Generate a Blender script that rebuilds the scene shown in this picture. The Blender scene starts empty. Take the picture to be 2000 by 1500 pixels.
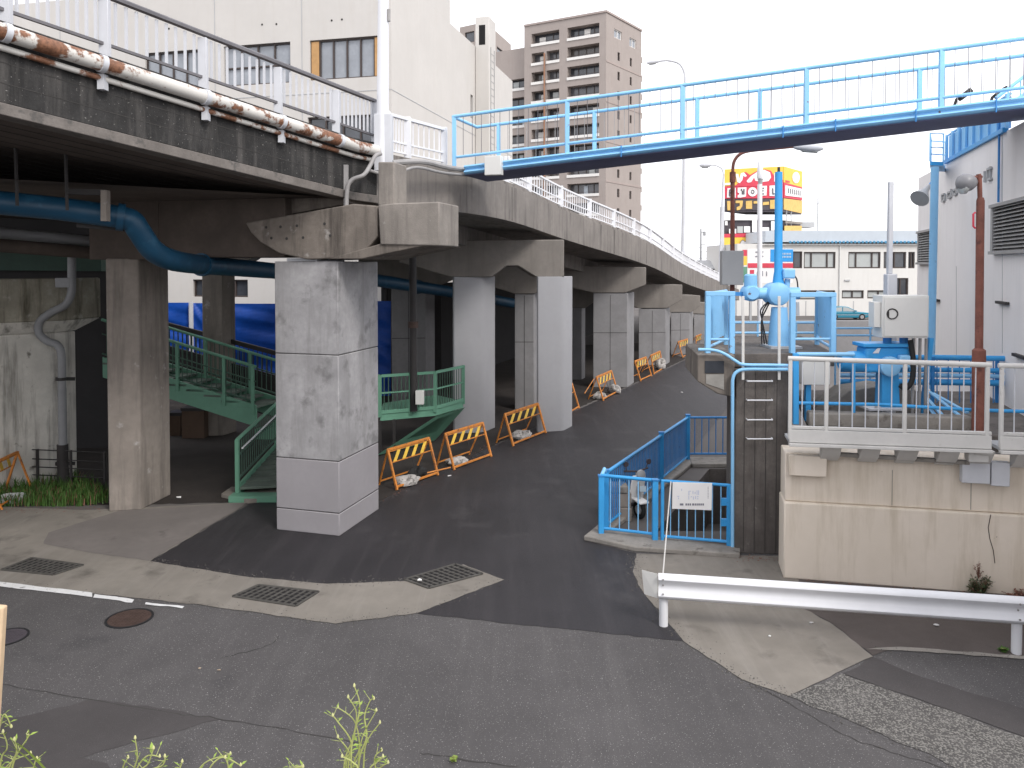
import bpy, bmesh, math, random
from mathutils import Vector as V, Matrix
random.seed(7)
rad = math.radians
SC = bpy.context.scene
COL = SC.collection
# ------------------------------------------------------------------ camera model (photo measured at 2000x1500)
F, H = 1550.0, 5.5
PIT = rad(1.5)
Y0 = 520 + F * math.tan(PIT)
def ray(px, py):
    cx = (px - 1000) / F; cy = (Y0 - py) / F
    d = V((cx, math.cos(PIT) + cy * math.sin(PIT), -math.sin(PIT) + cy * math.cos(PIT)))
    return d / d.y
def G(px, py, z=0.0):                       # where that sight line meets the level z
    r = ray(px, py); t = (z - H) / r.z
    return V((r.x * t, r.y * t, z))
def P(px, py, d):                           # the point at ground distance d
    r = ray(px, py)
    return V((r.x * d, d, H + r.z * d))
def PL(px, py, a, b):                       # meets the upright plane through plan points a, b
    r = ray(px, py); ab = V((b[0] - a[0], b[1] - a[1]))
    n = V((ab.y, -ab.x)); t = (n.x * a[0] + n.y * a[1]) / (n.x * r.x + n.y * r.y)
    return V((r.x * t, t, H + r.z * t))
# ------------------------------------------------------------------ materials
MATS = {}
def mat(name, col, rough=.8, var=.12, sc=1.5, streak=None, streak_amt=.5, spots=None, spot_sc=6., spot_th=.6, speck=None,
        speck_sc=120., speck_th=.62, rust=None, rust_th=.58, rust_sc=3., bump=.0, bump_sc=40., metal=0., spec=.4, sz=1.0, soft=.1, warm=None, drag=None, drag_ang=-25.):
    m = bpy.data.materials.new(name); m.use_nodes = True
    nt = m.node_tree; N = nt.nodes; L = nt.links
    bs = N['Principled BSDF']; bs.inputs['Roughness'].default_value = rough
    bs.inputs['Metallic'].default_value = metal; bs.inputs['Specular IOR Level'].default_value = spec
    g = N.new('ShaderNodeNewGeometry')
    def noise(scale, vec=None, det=4., ro=.55, off=0.):
        mp = N.new('ShaderNodeMapping'); mp.inputs['Scale'].default_value = vec or (1, 1, 1)
        mp.inputs['Location'].default_value = (off, off * 1.7, off * .6)
        L.new(g.outputs['Position'], mp.inputs['Vector'])
        n = N.new('ShaderNodeTexNoise'); n.inputs['Scale'].default_value = scale
        n.inputs['Detail'].default_value = det; n.inputs['Roughness'].default_value = ro
        L.new(mp.outputs[0], n.inputs['Vector']); return n.outputs['Fac']
    def ramp(src, a, b):
        r = N.new('ShaderNodeMapRange'); r.inputs['From Min'].default_value = a; r.inputs['From Max'].default_value = b
        L.new(src, r.inputs['Value']); return r.outputs[0]
    def mix(fac, a, b, amt=1.):
        x = N.new('ShaderNodeMix'); x.data_type = 'RGBA'
        if amt != 1.:
            mu = N.new('ShaderNodeMath'); mu.operation = 'MULTIPLY'; mu.inputs[1].default_value = amt
            L.new(fac, mu.inputs[0]); fac = mu.outputs[0]
        L.new(fac, x.inputs[0])
        for s, i in ((a, 6), (b, 7)):
            if isinstance(s, (tuple, list)): x.inputs[i].default_value = (*s, 1)
            else: L.new(s, x.inputs[i])
        return x.outputs[2]
    lo = tuple(c * (1 - var) for c in col); hi = tuple(min(1, c * (1 + var)) for c in col)
    if warm: hi = warm
    c = mix(ramp(noise(sc, (1, 1, sz)), .3, .7), lo, hi)
    if var > 0:
        c = mix(ramp(noise(sc * 7, off=3.), .35, .75), c, tuple(x * (1 - var * 1.2) for x in col), .5)
    if streak: c = mix(ramp(noise(1.6, (2.2, 2.2, .22), 6., .65, 9.), .5, .68), c, streak, streak_amt)
    if drag:
        mp = N.new('ShaderNodeMapping'); mp.vector_type = 'POINT'; mp.inputs['Rotation'].default_value = (0, 0, rad(-drag_ang)); mp.inputs['Scale'].default_value = (2.6, .16, 1)
        L.new(g.outputs['Position'], mp.inputs['Vector']); dn = N.new('ShaderNodeTexNoise'); dn.inputs['Scale'].default_value = 1.3; dn.inputs['Detail'].default_value = 7.; dn.inputs['Roughness'].default_value = .68
        L.new(mp.outputs[0], dn.inputs['Vector']); c = mix(ramp(dn.outputs['Fac'], .5, .72), c, drag, .55)
    if spots: c = mix(ramp(noise(spot_sc, None, 6., .6, 5.), spot_th, spot_th + soft), c, spots, .85)
    if speck: c = mix(ramp(noise(speck_sc, None, 2., .5), speck_th, speck_th + .08), c, speck, .8)
    if rust:
        rf = ramp(noise(rust_sc, None, 7., .62, 13.), rust_th, rust_th + .05)
        rc = mix(ramp(noise(22., off=2.), .35, .65), rust, tuple(x * .5 for x in rust))
        c = mix(rf, c, rc)
    L.new(c, bs.inputs['Base Color'])
    if bump:
        b = N.new('ShaderNodeBump'); b.inputs['Strength'].default_value = bump; b.inputs['Distance'].default_value = .02
        L.new(noise(bump_sc, None, 5.), b.inputs['Height']); L.new(b.outputs[0], bs.inputs['Normal'])
    MATS[name] = m
    return m
def glow(name, col, s):
    m = bpy.data.materials.new(name); m.use_nodes = True
    b = m.node_tree.nodes['Principled BSDF']; b.inputs['Base Color'].default_value = (*col, 1)
    return m
# concrete family
M_panel = mat('grey_panel_concrete', (.33, .323, .328), .75, .22, 1.4, streak=(.19, .183, .183), streak_amt=.55, spots=(.16, .156, .157), spot_sc=1.9, spot_th=.54, soft=.13, bump=.15)
M_steel = mat('grey_painted_concrete', (.328, .326, .338), .6, .05, 1.0, streak=(.34, .34, .36), streak_amt=.3, bump=.05)
M_plain = mat('pier_concrete', (.235, .23, .233), .85, .13, 1.2, streak=(.22, .215, .215), streak_amt=.5, spots=(.2, .19, .19), spot_sc=2.2, spot_th=.62, bump=.2)
M_brown = mat('brown_concrete', (.26, .228, .20), .88, .2, 1.0, streak=(.13, .115, .1), streak_amt=.7, spots=(.42, .4, .38), spot_sc=3., spot_th=.64, bump=.25)
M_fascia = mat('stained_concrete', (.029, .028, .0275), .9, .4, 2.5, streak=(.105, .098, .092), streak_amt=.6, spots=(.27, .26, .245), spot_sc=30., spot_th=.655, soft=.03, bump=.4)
M_lip = mat('lip_concrete', (.165, .148, .135), .9, .25, 3., spots=(.09, .085, .08), spot_sc=5., spot_th=.55, bump=.3)
M_deck = mat('deck_concrete', (.215, .195, .178), .88, .16, 1.1, streak=(.085, .077, .072), streak_amt=.8, spots=(.4, .38, .36), spot_sc=9., spot_th=.68, bump=.25)
M_cap = mat('cap_concrete', (.185, .16, .138), .9, .26, 1.4, streak=(.055, .047, .041), streak_amt=.8, spots=(.37, .35, .33), spot_sc=3.4, spot_th=.64, bump=.3)
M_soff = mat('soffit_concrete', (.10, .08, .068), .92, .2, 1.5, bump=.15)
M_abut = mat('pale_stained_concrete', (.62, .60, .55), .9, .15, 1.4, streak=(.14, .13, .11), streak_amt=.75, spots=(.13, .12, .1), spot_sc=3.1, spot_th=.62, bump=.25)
M_darkcon = mat('dark_board_concrete', (.135, .12, .11), .9, .25, 2.2, streak=(.07, .06, .055), streak_amt=.8, spots=(.27, .255, .24), spot_sc=8., spot_th=.66, bump=.35)
M_kerb = mat('kerb_concrete', (.27, .25, .225), .92, .2, 2.5, spots=(.13, .115, .1), spot_sc=5., spot_th=.58, bump=.3)
M_beige = mat('beige_render', (.76, .67, .56), .85, .06, .9, streak=(.42, .34, .23), streak_amt=.4, spots=(.28, .22, .16), spot_sc=7., spot_th=.72, soft=.03, warm=(.79, .70, .60), bump=.08)
M_panel2 = mat('pale_panel_concrete', (.29, .275, .287), .7, .06, 1.1, streak=(.27, .26, .26), streak_amt=.3, bump=.08)
M_cap2 = mat('pale_cap_concrete', (.25, .226, .202), .9, .2, 1.4, streak=(.12, .105, .095), streak_amt=.75, spots=(.42, .41, .39), spot_sc=3.4, spot_th=.66, bump=.3)
M_cap3 = mat('portal_concrete', (.212, .192, .173), .9, .16, 1.1, streak=(.15, .135, .12), streak_amt=.6, bump=.2)
M_abut2 = mat('mossy_concrete', (.33, .31, .25), .9, .25, 1.6, streak=(.07, .06, .04), streak_amt=.85, spots=(.4, .38, .33), spot_sc=3., spot_th=.6, bump=.3)
M_void2 = mat('shade_screen_black', (.022, .02, .021), .7, .2)  # near-black colour of the two added shade screens
M_plydark = mat('carton_board', (.1, .065, .045), .85, .12)
M_inkb = mat('faded_blue_ink', (.48, .52, .68), .7, .05)
M_wblue2 = mat('pale_plate', (.5, .6, .66), .6, .05)
M_buds = mat('weed_bud', (.5, .5, .24), .7, .15)
M_dlamp = mat('lamp_grey', (.2, .2, .21), .4, .1)
M_tan = mat('dead_leaf_tan', (.42, .33, .24), .8, .1)
M_iron2 = mat('brown_pipe_paint', (.3, .16, .1), .7, .1)
M_glassd = mat('dark_glass_warm', (.075, .065, .06), .15, .3, .9, spec=.7)
M_glassd2 = mat('dark_glass_grey', (.11, .11, .12), .15, .3, .9, spec=.7)
M_grit = mat('grit_stone', (.13, .122, .112), .95, .4, 30.)
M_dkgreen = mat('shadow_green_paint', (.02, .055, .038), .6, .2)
M_groove = mat('dark_joint', (.05, .047, .045), .95, .2)
# ground
M_old = mat('worn_asphalt', (.086, .081, .0815), .86, .2, .3, drag=(.115, .109, .108), drag_ang=68., speck=(.42, .4, .39), speck_sc=62., speck_th=.645, spots=(.05, .048, .05), spot_sc=.55, spot_th=.6, soft=.15, bump=.55, bump_sc=140.)
M_new = mat('fresh_asphalt', (.026, .0235, .0265), .58, .22, .5, drag=(.052, .047, .05), drag_ang=-26., speck=(.12, .115, .12), speck_sc=75., speck_th=.69, spots=(.06, .056, .058), spot_sc=.8, spot_th=.58, soft=.2, bump=.45, bump_sc=150.)
M_patch = mat('asphalt_patch', (.066, .06, .06), .85, .14, .8, speck=(.2, .19, .19), speck_sc=110., speck_th=.66, bump=.45, bump_sc=140.)
M_brasph = mat('brown_asphalt', (.098, .082, .076), .9, .16, .9, speck=(.2, .18, .17), speck_sc=100., speck_th=.68, bump=.4, bump_sc=130.)
M_walk = mat('footway_concrete', (.215, .195, .17), .92, .16, .6, drag=(.27, .25, .225), drag_ang=80., spots=(.105, .094, .082), spot_sc=1.3, spot_th=.56, soft=.16, speck=(.3, .28, .26), speck_sc=70., speck_th=.68, bump=.25, bump_sc=80.)
M_walk2 = mat('footway_patch', (.165, .148, .138), .92, .14, .8, spots=(.09, .08, .075), spot_sc=2.2, spot_th=.64, bump=.25, bump_sc=80.)
M_aggr = mat('exposed_aggregate', (.085, .08, .077), .9, .3, 3., speck=(.25, .24, .22), speck_sc=46., speck_th=.5, bump=.8, bump_sc=40.)
M_dirt = mat('bare_dirt', (.03, .024, .021), .95, .25, 1.2, spots=(.024, .019, .017), spot_sc=2., spot_th=.55, bump=.4)
M_white = mat('road_paint', (.68, .68, .68), .8, .08, 3., spots=(.15, .14, .14), spot_sc=5., spot_th=.6, bump=.2)
M_grate = mat('cast_grate', (.085, .08, .073), .7, .25, 5., metal=.1, bump=.3)
M_iron = mat('rusty_iron', (.085, .055, .046), .7, .25, 8., metal=.3, bump=.6, bump_sc=60.)
M_black = mat('black_iron', (.02, .02, .022), .5, .2, 6.)
# paints
M_blue = mat('sky_blue_paint', (.25, .53, .81), .42, .07, 1.2, spots=(.17, .4, .64), spot_sc=9., spot_th=.68, rust=(.2, .12, .12), rust_th=.67, rust_sc=6., bump=.04)
M_blue2 = mat('bright_blue_paint', (.045, .33, .70), .45, .1, 1.2, spots=(.09, .36, .64), spot_sc=5., spot_th=.6, rust=(.13, .09, .08), rust_th=.69, rust_sc=6., bump=.04)
M_blue3 = mat('deep_blue_paint', (.035, .22, .54), .45, .1, 1.4, spots=(.02, .12, .34), spot_sc=8., spot_th=.62, rust=(.12, .08, .07), rust_th=.69, rust_sc=6., bump=.04)
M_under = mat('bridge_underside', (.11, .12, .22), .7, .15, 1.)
M_bpipe = mat('blue_pipe_paint', (.009, .06, .118), .45, .15, 1.5, spots=(.02, .09, .16), spot_sc=3., spot_th=.55)
M_wpaint = mat('white_paint', (.72, .725, .75), .5, .04, 1.5, spots=(.5, .49, .47), spot_sc=10., spot_th=.7, bump=.03)
M_gpaint = mat('pale_grey_paint', (.56, .57, .6), .5, .06, 1.5, spots=(.36, .35, .34), spot_sc=9., spot_th=.68, bump=.03)
M_rail = mat('cream_grey_paint', (.60, .585, .56), .55, .06, 2., spots=(.33, .3, .27), spot_sc=11., spot_th=.66, bump=.04)
M_drail = mat('dark_rail_paint', (.13, .125, .135), .5, .2, 2.)
M_rustw = mat('rusting_white_pipe', (.62, .6, .56), .55, .08, 2., rust=(.27, .125, .07), rust_th=.505, rust_sc=2.1, bump=.1)
M_rust = mat('rusted_pole_paint', (.20, .075, .055), .75, .25, 4., spots=(.09, .035, .03), spot_sc=6., spot_th=.55, bump=.2)
M_orange = mat('orange_paint', (.60, .22, .04), .55, .2, 4., spots=(.24, .1, .045), spot_sc=7., spot_th=.55, rust=(.12, .06, .04), rust_th=.62, rust_sc=9., bump=.05)
M_yellow = mat('yellow_paint', (.68, .43, .05), .55, .15, 5., spots=(.35, .22, .06), spot_sc=10., spot_th=.58)
M_boardk = mat('black_board', (.035, .03, .026), .7, .2)
M_green = mat('mint_green_paint', (.125, .29, .2), .5, .1, 1.5, spots=(.13, .27, .19), spot_sc=7., spot_th=.65)
M_dgreen = mat('dull_green_paint', (.055, .11, .08), .6, .15, 1.5)
M_tread = mat('stair_tread', (.12, .15, .125), .8, .2, 3.)
M_dark = mat('dark_metal', (.032, .029, .029), .6, .2, 3.)
M_pvc = mat('grey_pvc', (.25, .255, .265), .45, .1, 3.)
M_cond = mat('grey_conduit', (.3, .29, .285), .5, .15, 4.)
M_tarp = mat('blue_tarpaulin', (.003, .062, .36), .5, .2, 1.6, bump=.3, bump_sc=3.5)
M_cab = mat('cabinet_paint', (.66, .655, .63), .45, .03, 2., spots=(.45, .42, .38), spot_sc=9., spot_th=.72)
M_cabg = mat('grey_cabinet_paint', (.42, .425, .43), .5, .05, 2.)
M_steelbr = mat('brushed_steel', (.42, .4, .37), .35, .2, 3., metal=.6)
M_wood = mat('bleached_wood', (.5, .37, .24), .8, .15, 3., sz=.2)
M_bag = mat('sandbag_cloth', (.42, .4, .38), .95, .25, 9., spots=(.16, .15, .14), spot_sc=12., spot_th=.52, bump=.5, bump_sc=50.)
M_rubber = mat('rubber', (.02, .02, .02), .85, .2)
# buildings
M_bwhite = mat('offwhite_wall', (.55, .528, .50), .85, .04, .5, streak=(.5, .47, .43), streak_amt=.3, spots=(.42, .39, .35), spot_sc=3., spot_th=.74, bump=.05)
M_rwhite = mat('plaster_wall', (.82, .795, .785), .85, .03, .5, streak=(.62, .6, .59), streak_amt=.2, bump=.05)
M_fwhite = mat('pale_facade', (.68, .665, .635), .85, .03, .4, streak=(.62, .6, .56), streak_amt=.4)
M_brick = mat('taupe_tile', (.345, .30, .275), .8, .05, .6, streak=(.29, .235, .215), streak_amt=.3)
M_brickb = mat('taupe_tile_pale', (.36, .30, .275), .8, .06, .6)
M_sill = mat('balcony_white', (.74, .72, .69), .7, .04)
M_glass = mat('dark_glass', (.05, .055, .065), .08, .3, .9, spec=.8)
M_glassl = mat('curtained_glass', (.27, .29, .32), .12, .18, .8, spec=.7)
M_glassm = mat('frosted_glass', (.42, .44, .43), .2, .08, .8, spec=.6)
M_frame = mat('bronze_frame', (.06, .045, .04), .5, .1)
M_ply = mat('plywood_board', (.48, .28, .12), .8, .12, 3.)
M_roofb = mat('blue_grey_roof', (.5, .55, .6), .6, .04)
M_wblue = mat('tile_blue', (.12, .35, .55), .6, .1)
M_louv = mat('louvre_grey', (.33, .325, .32), .5, .1, 3.)
M_void = mat('dark_void', (.012, .011, .012), .95, .1)
M_redp = mat('sign_red', (.60, .055, .09), .6, .08)
M_yelp = mat('sign_yellow', (.82, .52, .08), .6, .06)
M_whip = mat('sign_white', (.80, .79, .78), .6, .03)
M_blup = mat('sign_blue', (.03, .30, .70), .6, .08)
M_goldp = mat('sign_gold', (.66, .43, .13), .6, .15, 3.)
M_dkp = mat('sign_dark', (.07, .06, .07), .6, .15)
M_ink = mat('ink_grey', (.2, .2, .24), .7, .05)
M_car = mat('teal_car_paint', (.015, .19, .28), .25, .05, spec=.6)
M_chrome = mat('chrome', (.6, .6, .6), .2, .05, metal=.9)
M_leaf = mat('weed_leaf', (.24, .33, .06), .6, .25, 9.)
M_stem = mat('weed_stem', (.33, .36, .12), .6, .2, 9.)
M_leafd = mat('dark_leaf', (.07, .1, .045), .6, .35, 12.)
M_grass = mat('rank_grass', (.055, .125, .02), .65, .35, 5.)
M_dead = mat('dry_leaf', (.21, .1, .07), .8, .3, 12.)
M_soil = mat('ground_soil', (.12, .11, .105), .95, .15, .2)
# ------------------------------------------------------------------ mesh builder
class MB:
    def __init__(s): s.v = []; s.f = []; s.m = []; s.mi = 0
    def add(s, vs, fs):
        o = len(s.v); s.v += [V(p) for p in vs]
        for f in fs: s.f.append([o + i for i in f]); s.m.append(s.mi)
        return s
    def poly(s, pts): return s.add(pts, [list(range(len(pts)))])
    def prism(s, pts, vec):
        n = len(pts); vec = V(vec); a = [V(p) for p in pts]
        return s.add(a + [p + vec for p in a], [list(range(n))[::-1], list(range(n, 2 * n))] + [[i, (i + 1) % n, n + (i + 1) % n, n + i] for i in range(n)])
    def hexa(s, b, t):                       # bottom 4, top 4
        return s.add(list(b) + list(t), [[3, 2, 1, 0], [4, 5, 6, 7]] + [[i, (i + 1) % 4, 4 + (i + 1) % 4, 4 + i] for i in range(4)])
    def box(s, x0, y0, z0, x1, y1, z1):
        return s.hexa([(x0, y0, z0), (x1, y0, z0), (x1, y1, z0), (x0, y1, z0)], [(x0, y0, z1), (x1, y0, z1), (x1, y1, z1), (x0, y1, z1)])
    def obox(s, o, u, du, v, dv, z0, z1):    # from corner o along plan directions u, v
        o = V(o); u = V((u[0], u[1], 0)); v = V((v[0], v[1], 0)); b = [o, o + u * du, o + u * du + v * dv, o + v * dv]
        return s.hexa([V((p.x, p.y, z0)) for p in b], [V((p.x, p.y, z1)) for p in b])
    def beam(s, a, b, w, h, up=(0, 0, 1)):
        a, b, up = V(a), V(b), V(up); d = (b - a).normalized()
        x = d.cross(up)
        if x.length < 1e-4: x = d.cross(V((1, 0, 0)))
        x.normalize(); y = x.cross(d); x *= w / 2; y *= h / 2
        q = [-x - y, x - y, x + y, -x + y]
        return s.hexa([a + k for k in q], [b + k for k in q])
    def tube(s, pts, r, n=8, cap=True):
        pts = [V(p) for p in pts]; k = len(pts); rs = r if isinstance(r, (list, tuple)) else [r] * k
        o = len(s.v); ref = None
        for i, p in enumerate(pts):
            t = (pts[min(i + 1, k - 1)] - pts[max(i - 1, 0)])
            if t.length < 1e-6: t = pts[min(i + 1, k - 1)] - pts[0] if (pts[min(i+1,k-1)]-pts[0]).length>1e-6 else V((0,0,1))
            t.normalize()
            if ref is None:
                ref = t.cross(V((0, 0, 1)))
                if ref.length < 1e-3: ref = V((1, 0, 0))
            ref = (ref - t * ref.dot(t)).normalized(); bi = t.cross(ref)
            for j in range(n):
                a = 2 * math.pi * j / n
                s.v.append(p + (ref * math.cos(a) + bi * math.sin(a)) * rs[i])
        for i in range(k - 1):
            for j in range(n):
                s.f.append([o + i * n + j, o + i * n + (j + 1) % n, o + (i + 1) * n + (j + 1) % n, o + (i + 1) * n + j]); s.m.append(s.mi)
        if cap:
            s.f.append([o + j for j in range(n)][::-1]); s.m.append(s.mi)
            s.f.append([o + (k - 1) * n + j for j in range(n)]); s.m.append(s.mi)
        return s
    def sweep(s, prof, path, closed=True, cap=True):   # prof (offset to the left of travel, height)
        path = [V(p) for p in path]; k = len(path); n = len(prof); o = len(s.v)
        for i, p in enumerate(path):
            d1 = (path[i] - path[i - 1]) if i > 0 else (path[1] - path[0])
            d2 = (path[i + 1] - path[i]) if i < k - 1 else (path[-1] - path[-2])
            a = V((d1.x, d1.y)).normalized(); b = V((d2.x, d2.y)).normalized(); t = (a + b).normalized()
            nl = V((-t.y, t.x)) / max(.5, t.dot(a))
            for (q, z) in prof: s.v.append(V((p.x + nl.x * q, p.y + nl.y * q, p.z + z)))
        e = n if closed else n - 1
        for i in range(k - 1):
            for j in range(e):
                s.f.append([o + i * n + j, o + i * n + (j + 1) % n, o + (i + 1) * n + (j + 1) % n, o + (i + 1) * n + j]); s.m.append(s.mi)
        if closed and cap:
            s.f.append([o + j for j in range(n)]); s.m.append(s.mi)
            s.f.append([o + (k - 1) * n + j for j in range(n)][::-1]); s.m.append(s.mi)
        return s
    def build(s, name, mats, parent=None, bevel=0., smooth=True, seg=2):
        me = bpy.data.meshes.new(name)
        if parent is None:
            xs = [p.x for p in s.v]; ys = [p.y for p in s.v]
            off = V(((min(xs) + max(xs)) / 2, (min(ys) + max(ys)) / 2, min(p.z for p in s.v)))
        else:
            r = parent
            while r.parent: r = r.parent
            off = r.location.copy()
        me.from_pydata([p - off for p in s.v], [], s.f)
        ms = mats if isinstance(mats, (list, tuple)) else [mats]
        for m in ms: me.materials.append(m)
        for p, i in zip(me.polygons, s.m): p.material_index = i
        b = bmesh.new(); b.from_mesh(me); bmesh.ops.recalc_face_normals(b, faces=b.faces); b.to_mesh(me); b.free()
        if smooth:
            for p in me.polygons: p.use_smooth = True
            me.set_sharp_from_angle(angle=rad(38))
        o = bpy.data.objects.new(name, me); COL.objects.link(o)
        if parent is None: o.location = off
        else: o.parent = parent
        if bevel:
            md = o.modifiers.new('Bevel', 'BEVEL'); md.width = bevel; md.segments = seg; md.limit_method = 'ANGLE'; md.angle_limit = rad(40); md.harden_normals = False
        return o
def tag(o, label=None, cat=None, group=None, kind=None):
    if label: o['label'] = label
    if cat: o['category'] = cat
    if group: o['group'] = group
    if kind: o['kind'] = kind
    return o
def thing(name, loc, label, cat, group=None):
    o = bpy.data.objects.new(name, None); COL.objects.link(o); o.location = V(loc); o.empty_display_size = .2
    return tag(o, label, cat, group)
def copytree(o, parent=None):
    c = o.copy(); COL.objects.link(c)
    if parent is not None: c.parent = parent
    for ch in list(o.children): copytree(ch, c)
    return c
def structure(o): o['kind'] = 'structure'; return o
def spline(pts, n=6):
    pts = [V(p) for p in pts]; out = []
    for i in range(len(pts) - 1):
        p0 = pts[max(i - 1, 0)]; p1 = pts[i]; p2 = pts[i + 1]; p3 = pts[min(i + 2, len(pts) - 1)]
        for j in range(n):
            t = j / n
            out.append(.5 * ((2 * p1) + (p2 - p0) * t + (2 * p0 - 5 * p1 + 4 * p2 - p3) * t * t + (3 * p1 - p0 - 3 * p2 + p3) * t ** 3))
    return out + [pts[-1]]
def off_path(path, q, dz=0.):
    out = []; k = len(path)
    for i, p in enumerate(path):
        d1 = (path[i] - path[i - 1]) if i > 0 else (path[1] - path[0]); d2 = (path[i + 1] - path[i]) if i < k - 1 else d1
        a = V((d1.x, d1.y)).normalized(); b = V((d2.x, d2.y)).normalized(); t = (a + b).normalized()
        out.append(V((p.x - t.y * q, p.y + t.x * q, p.z + dz)))
    return out
def at_px(path, px):                        # point of a path that the sight lines of column px cross
    t = (px - 1000) / F
    for a, b in zip(path, path[1:]):
        fa = a.x - t * a.y * 1.0; fb = b.x - t * b.y
        if fa * fb <= 0 and fa != fb: return a.lerp(b, fa / (fa - fb))
    return a.lerp(b, fa / (fa - fb))
def sub_path(path, a, b):                   # the stretch of a path between world depths a < b
    out = []
    for p, q in zip(path, path[1:]):
        lo, hi = max(a, p.y), min(b, q.y)
        if hi <= lo: continue
        for y in (lo, hi):
            r = p.lerp(q, (y - p.y) / (q.y - p.y))
            if not out or (out[-1] - r).length > 1e-4: out.append(r)
    return out
# facades with real openings
def facade(mb, o, u, W, z0, z1, ops, depth):
    o = V((o[0], o[1], 0)); u = V((u[0], u[1], 0)).normalized(); n = V((u.y, -u.x, 0))
    us = sorted({0, W} | {a for q in ops for a in q[:2]}); zs = sorted({z0, z1} | {a for q in ops for a in q[2:4]})
    pt = lambda a, z, k=0.: o + u * a - n * k + V((0, 0, z))
    for a, b in zip(us, us[1:]):
        for c, d in zip(zs, zs[1:]):
            mu, mz = (a + b) / 2, (c + d) / 2
            if any(q[0] < mu < q[1] and q[2] < mz < q[3] for q in ops): continue
            mb.poly([pt(a, c), pt(b, c), pt(b, d), pt(a, d)])
    for q in ops:
        a, b, c, d = q[:4]
        for (e, f) in (((a, c), (b, c)), ((b, c), (b, d)), ((b, d), (a, d)), ((a, d), (a, c))):
            mb.poly([pt(*e), pt(*f), pt(*f, depth), pt(*e, depth)])
    return mb
def window(parent, o, u, q, depth, cols=2, rows=(), fm=None, gm=None, fw=.06, name='window'):
    o = V((o[0], o[1], 0)); u = V((u[0], u[1], 0)).normalized(); n = V((u.y, -u.x, 0)); a, b, c, d = q[:4]
    pt = lambda x, z, k: o + u * x - n * k + V((0, 0, z)); k = depth - .05
    m = MB()
    for x in ([a + fw / 2, b - fw / 2] + [a + (b - a) * i / cols for i in range(1, cols)] if isinstance(cols, int) else [a + fw / 2, b - fw / 2] + [a + (b - a) * t for t in cols]):
        m.beam(pt(x, c + .002, k), pt(x, d - .002, k), fw, fw, n)
    for z in [c + fw / 2, d - fw / 2] + [c + (d - c) * t for t in rows]:
        m.beam(pt(a + .003, z, k - .004), pt(b - .003, z, k - .004), fw, fw, n)
    w = m.build(name, fm or M_frame, parent)
    g = MB().poly([pt(a, c, depth), pt(b, c, depth), pt(b, d, depth), pt(a, d, depth)])
    g.build('pane', gm or M_glass, w); return w
# ================================================================== GROUND
def rough(pts, step=.35, j=.014):
    out = []
    for i, a in enumerate(pts):
        b = pts[(i + 1) % len(pts)]; n = max(1, min(60, int((b - a).length / step)))
        for k in range(n):
            p = a.lerp(b, k / n)
            if k: p = p + V((random.uniform(-j, j), random.uniform(-j, j), 0))
            out.append(p)
    return out
def flat(name, px, z, m, jit=.014):
    return structure(MB().poly(rough([G(x, y, z) for x, y in px], .16, jit * 1.25)).build(name, m, smooth=False))
PIT_C = [V((3.0, 16.35, 0)), V((4.75, 16.35, 0)), V((6.9, 21.4, 0)), V((5.35, 21.4, 0))]
def ground_sheet():
    b = bmesh.new(); es = []
    for loop in ([(-450, -80), (450, -80), (450, 700), (-450, 700)], [(p.x, p.y) for p in PIT_C]):
        vs = [b.verts.new((x, y, 0)) for x, y in loop]
        for i in range(len(vs)): es.append(b.edges.new((vs[i], vs[(i + 1) % len(vs)])))
    bmesh.ops.triangle_fill(b, use_beauty=True, edges=es)
    me = bpy.data.meshes.new('ground'); b.to_mesh(me); b.free(); me.materials.append(M_soil)
    o = bpy.data.objects.new('ground', me); COL.objects.link(o); structure(o)
ground_sheet()
m = MB(); m.poly([p + V((0, 0, -1.5)) for p in PIT_C])
for i in range(4):
    a, c = PIT_C[i], PIT_C[(i + 1) % 4]; m.poly([a, c, c + V((0, 0, -1.5)), a + V((0, 0, -1.5))])
structure(m.build('canal', M_darkcon, smooth=False))
structure(MB().poly(rough([V((-45, 2, .004)), V((45, 2, .004)), V((45, 15.2, .004)), V((-45, 15.2, .004))], 4)).build('road', M_old, smooth=False))
flat('bare_ground', [(-700, 1000), (300, 985), (480, 980), (745, 985), (960, 872), (1120, 800), (1240, 748), (1340, 700), (1250, 670), (700, 690), (-700, 760)], .005, M_dirt, .03)
flat('new_asphalt', [(293, 1097), (486, 984), (560, 975), (690, 1000), (748, 976), (960, 872), (1120, 804), (1240, 750), (1340, 702), (1352, 682), (1440, 668), (1500, 690), (1345, 893), (1140, 1055),
                     (1243, 1080), (1236, 1118), (1252, 1152), (1335, 1252), (1180, 1236), (1000, 1218), (815, 1198), (982, 1133), (905, 1103), (788, 1136), (640, 1141), (480, 1127)], .010, M_new, .02)
flat('footway', [(-500, 990), (0, 990), (165, 996), (486, 981), (293, 1096), (480, 1126), (640, 1140), (788, 1135), (905, 1102), (985, 1132), (815, 1197), (655, 1218), (400, 1182), (0, 1139), (-500, 1093)], .014, M_walk)
flat('footway_patch', [(85, 1062), (95, 1040), (235, 997), (484, 982), (291, 1095), (180, 1080)], .018, M_walk2)
flat('pavement', [(1243, 1081), (1540, 1086), (1560, 1135), (1550, 1178), (1620, 1215), (1705, 1282), (1540, 1359), (1450, 1327), (1335, 1252), (1252, 1150), (1236, 1116)], .014, M_walk)
flat('brown_pavement', [(1550, 1120), (2600, 1160), (2600, 1300), (2000, 1284), (1750, 1266), (1705, 1280), (1620, 1214), (1552, 1178)], .012, M_brasph)
flat('stone_strip', [(1540, 1359), (1645, 1315), (1760, 1356), (2000, 1440), (2400, 1570), (2400, 1720), (2000, 1560), (1850, 1492), (1690, 1420)], .012, M_aggr, .03)
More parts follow.
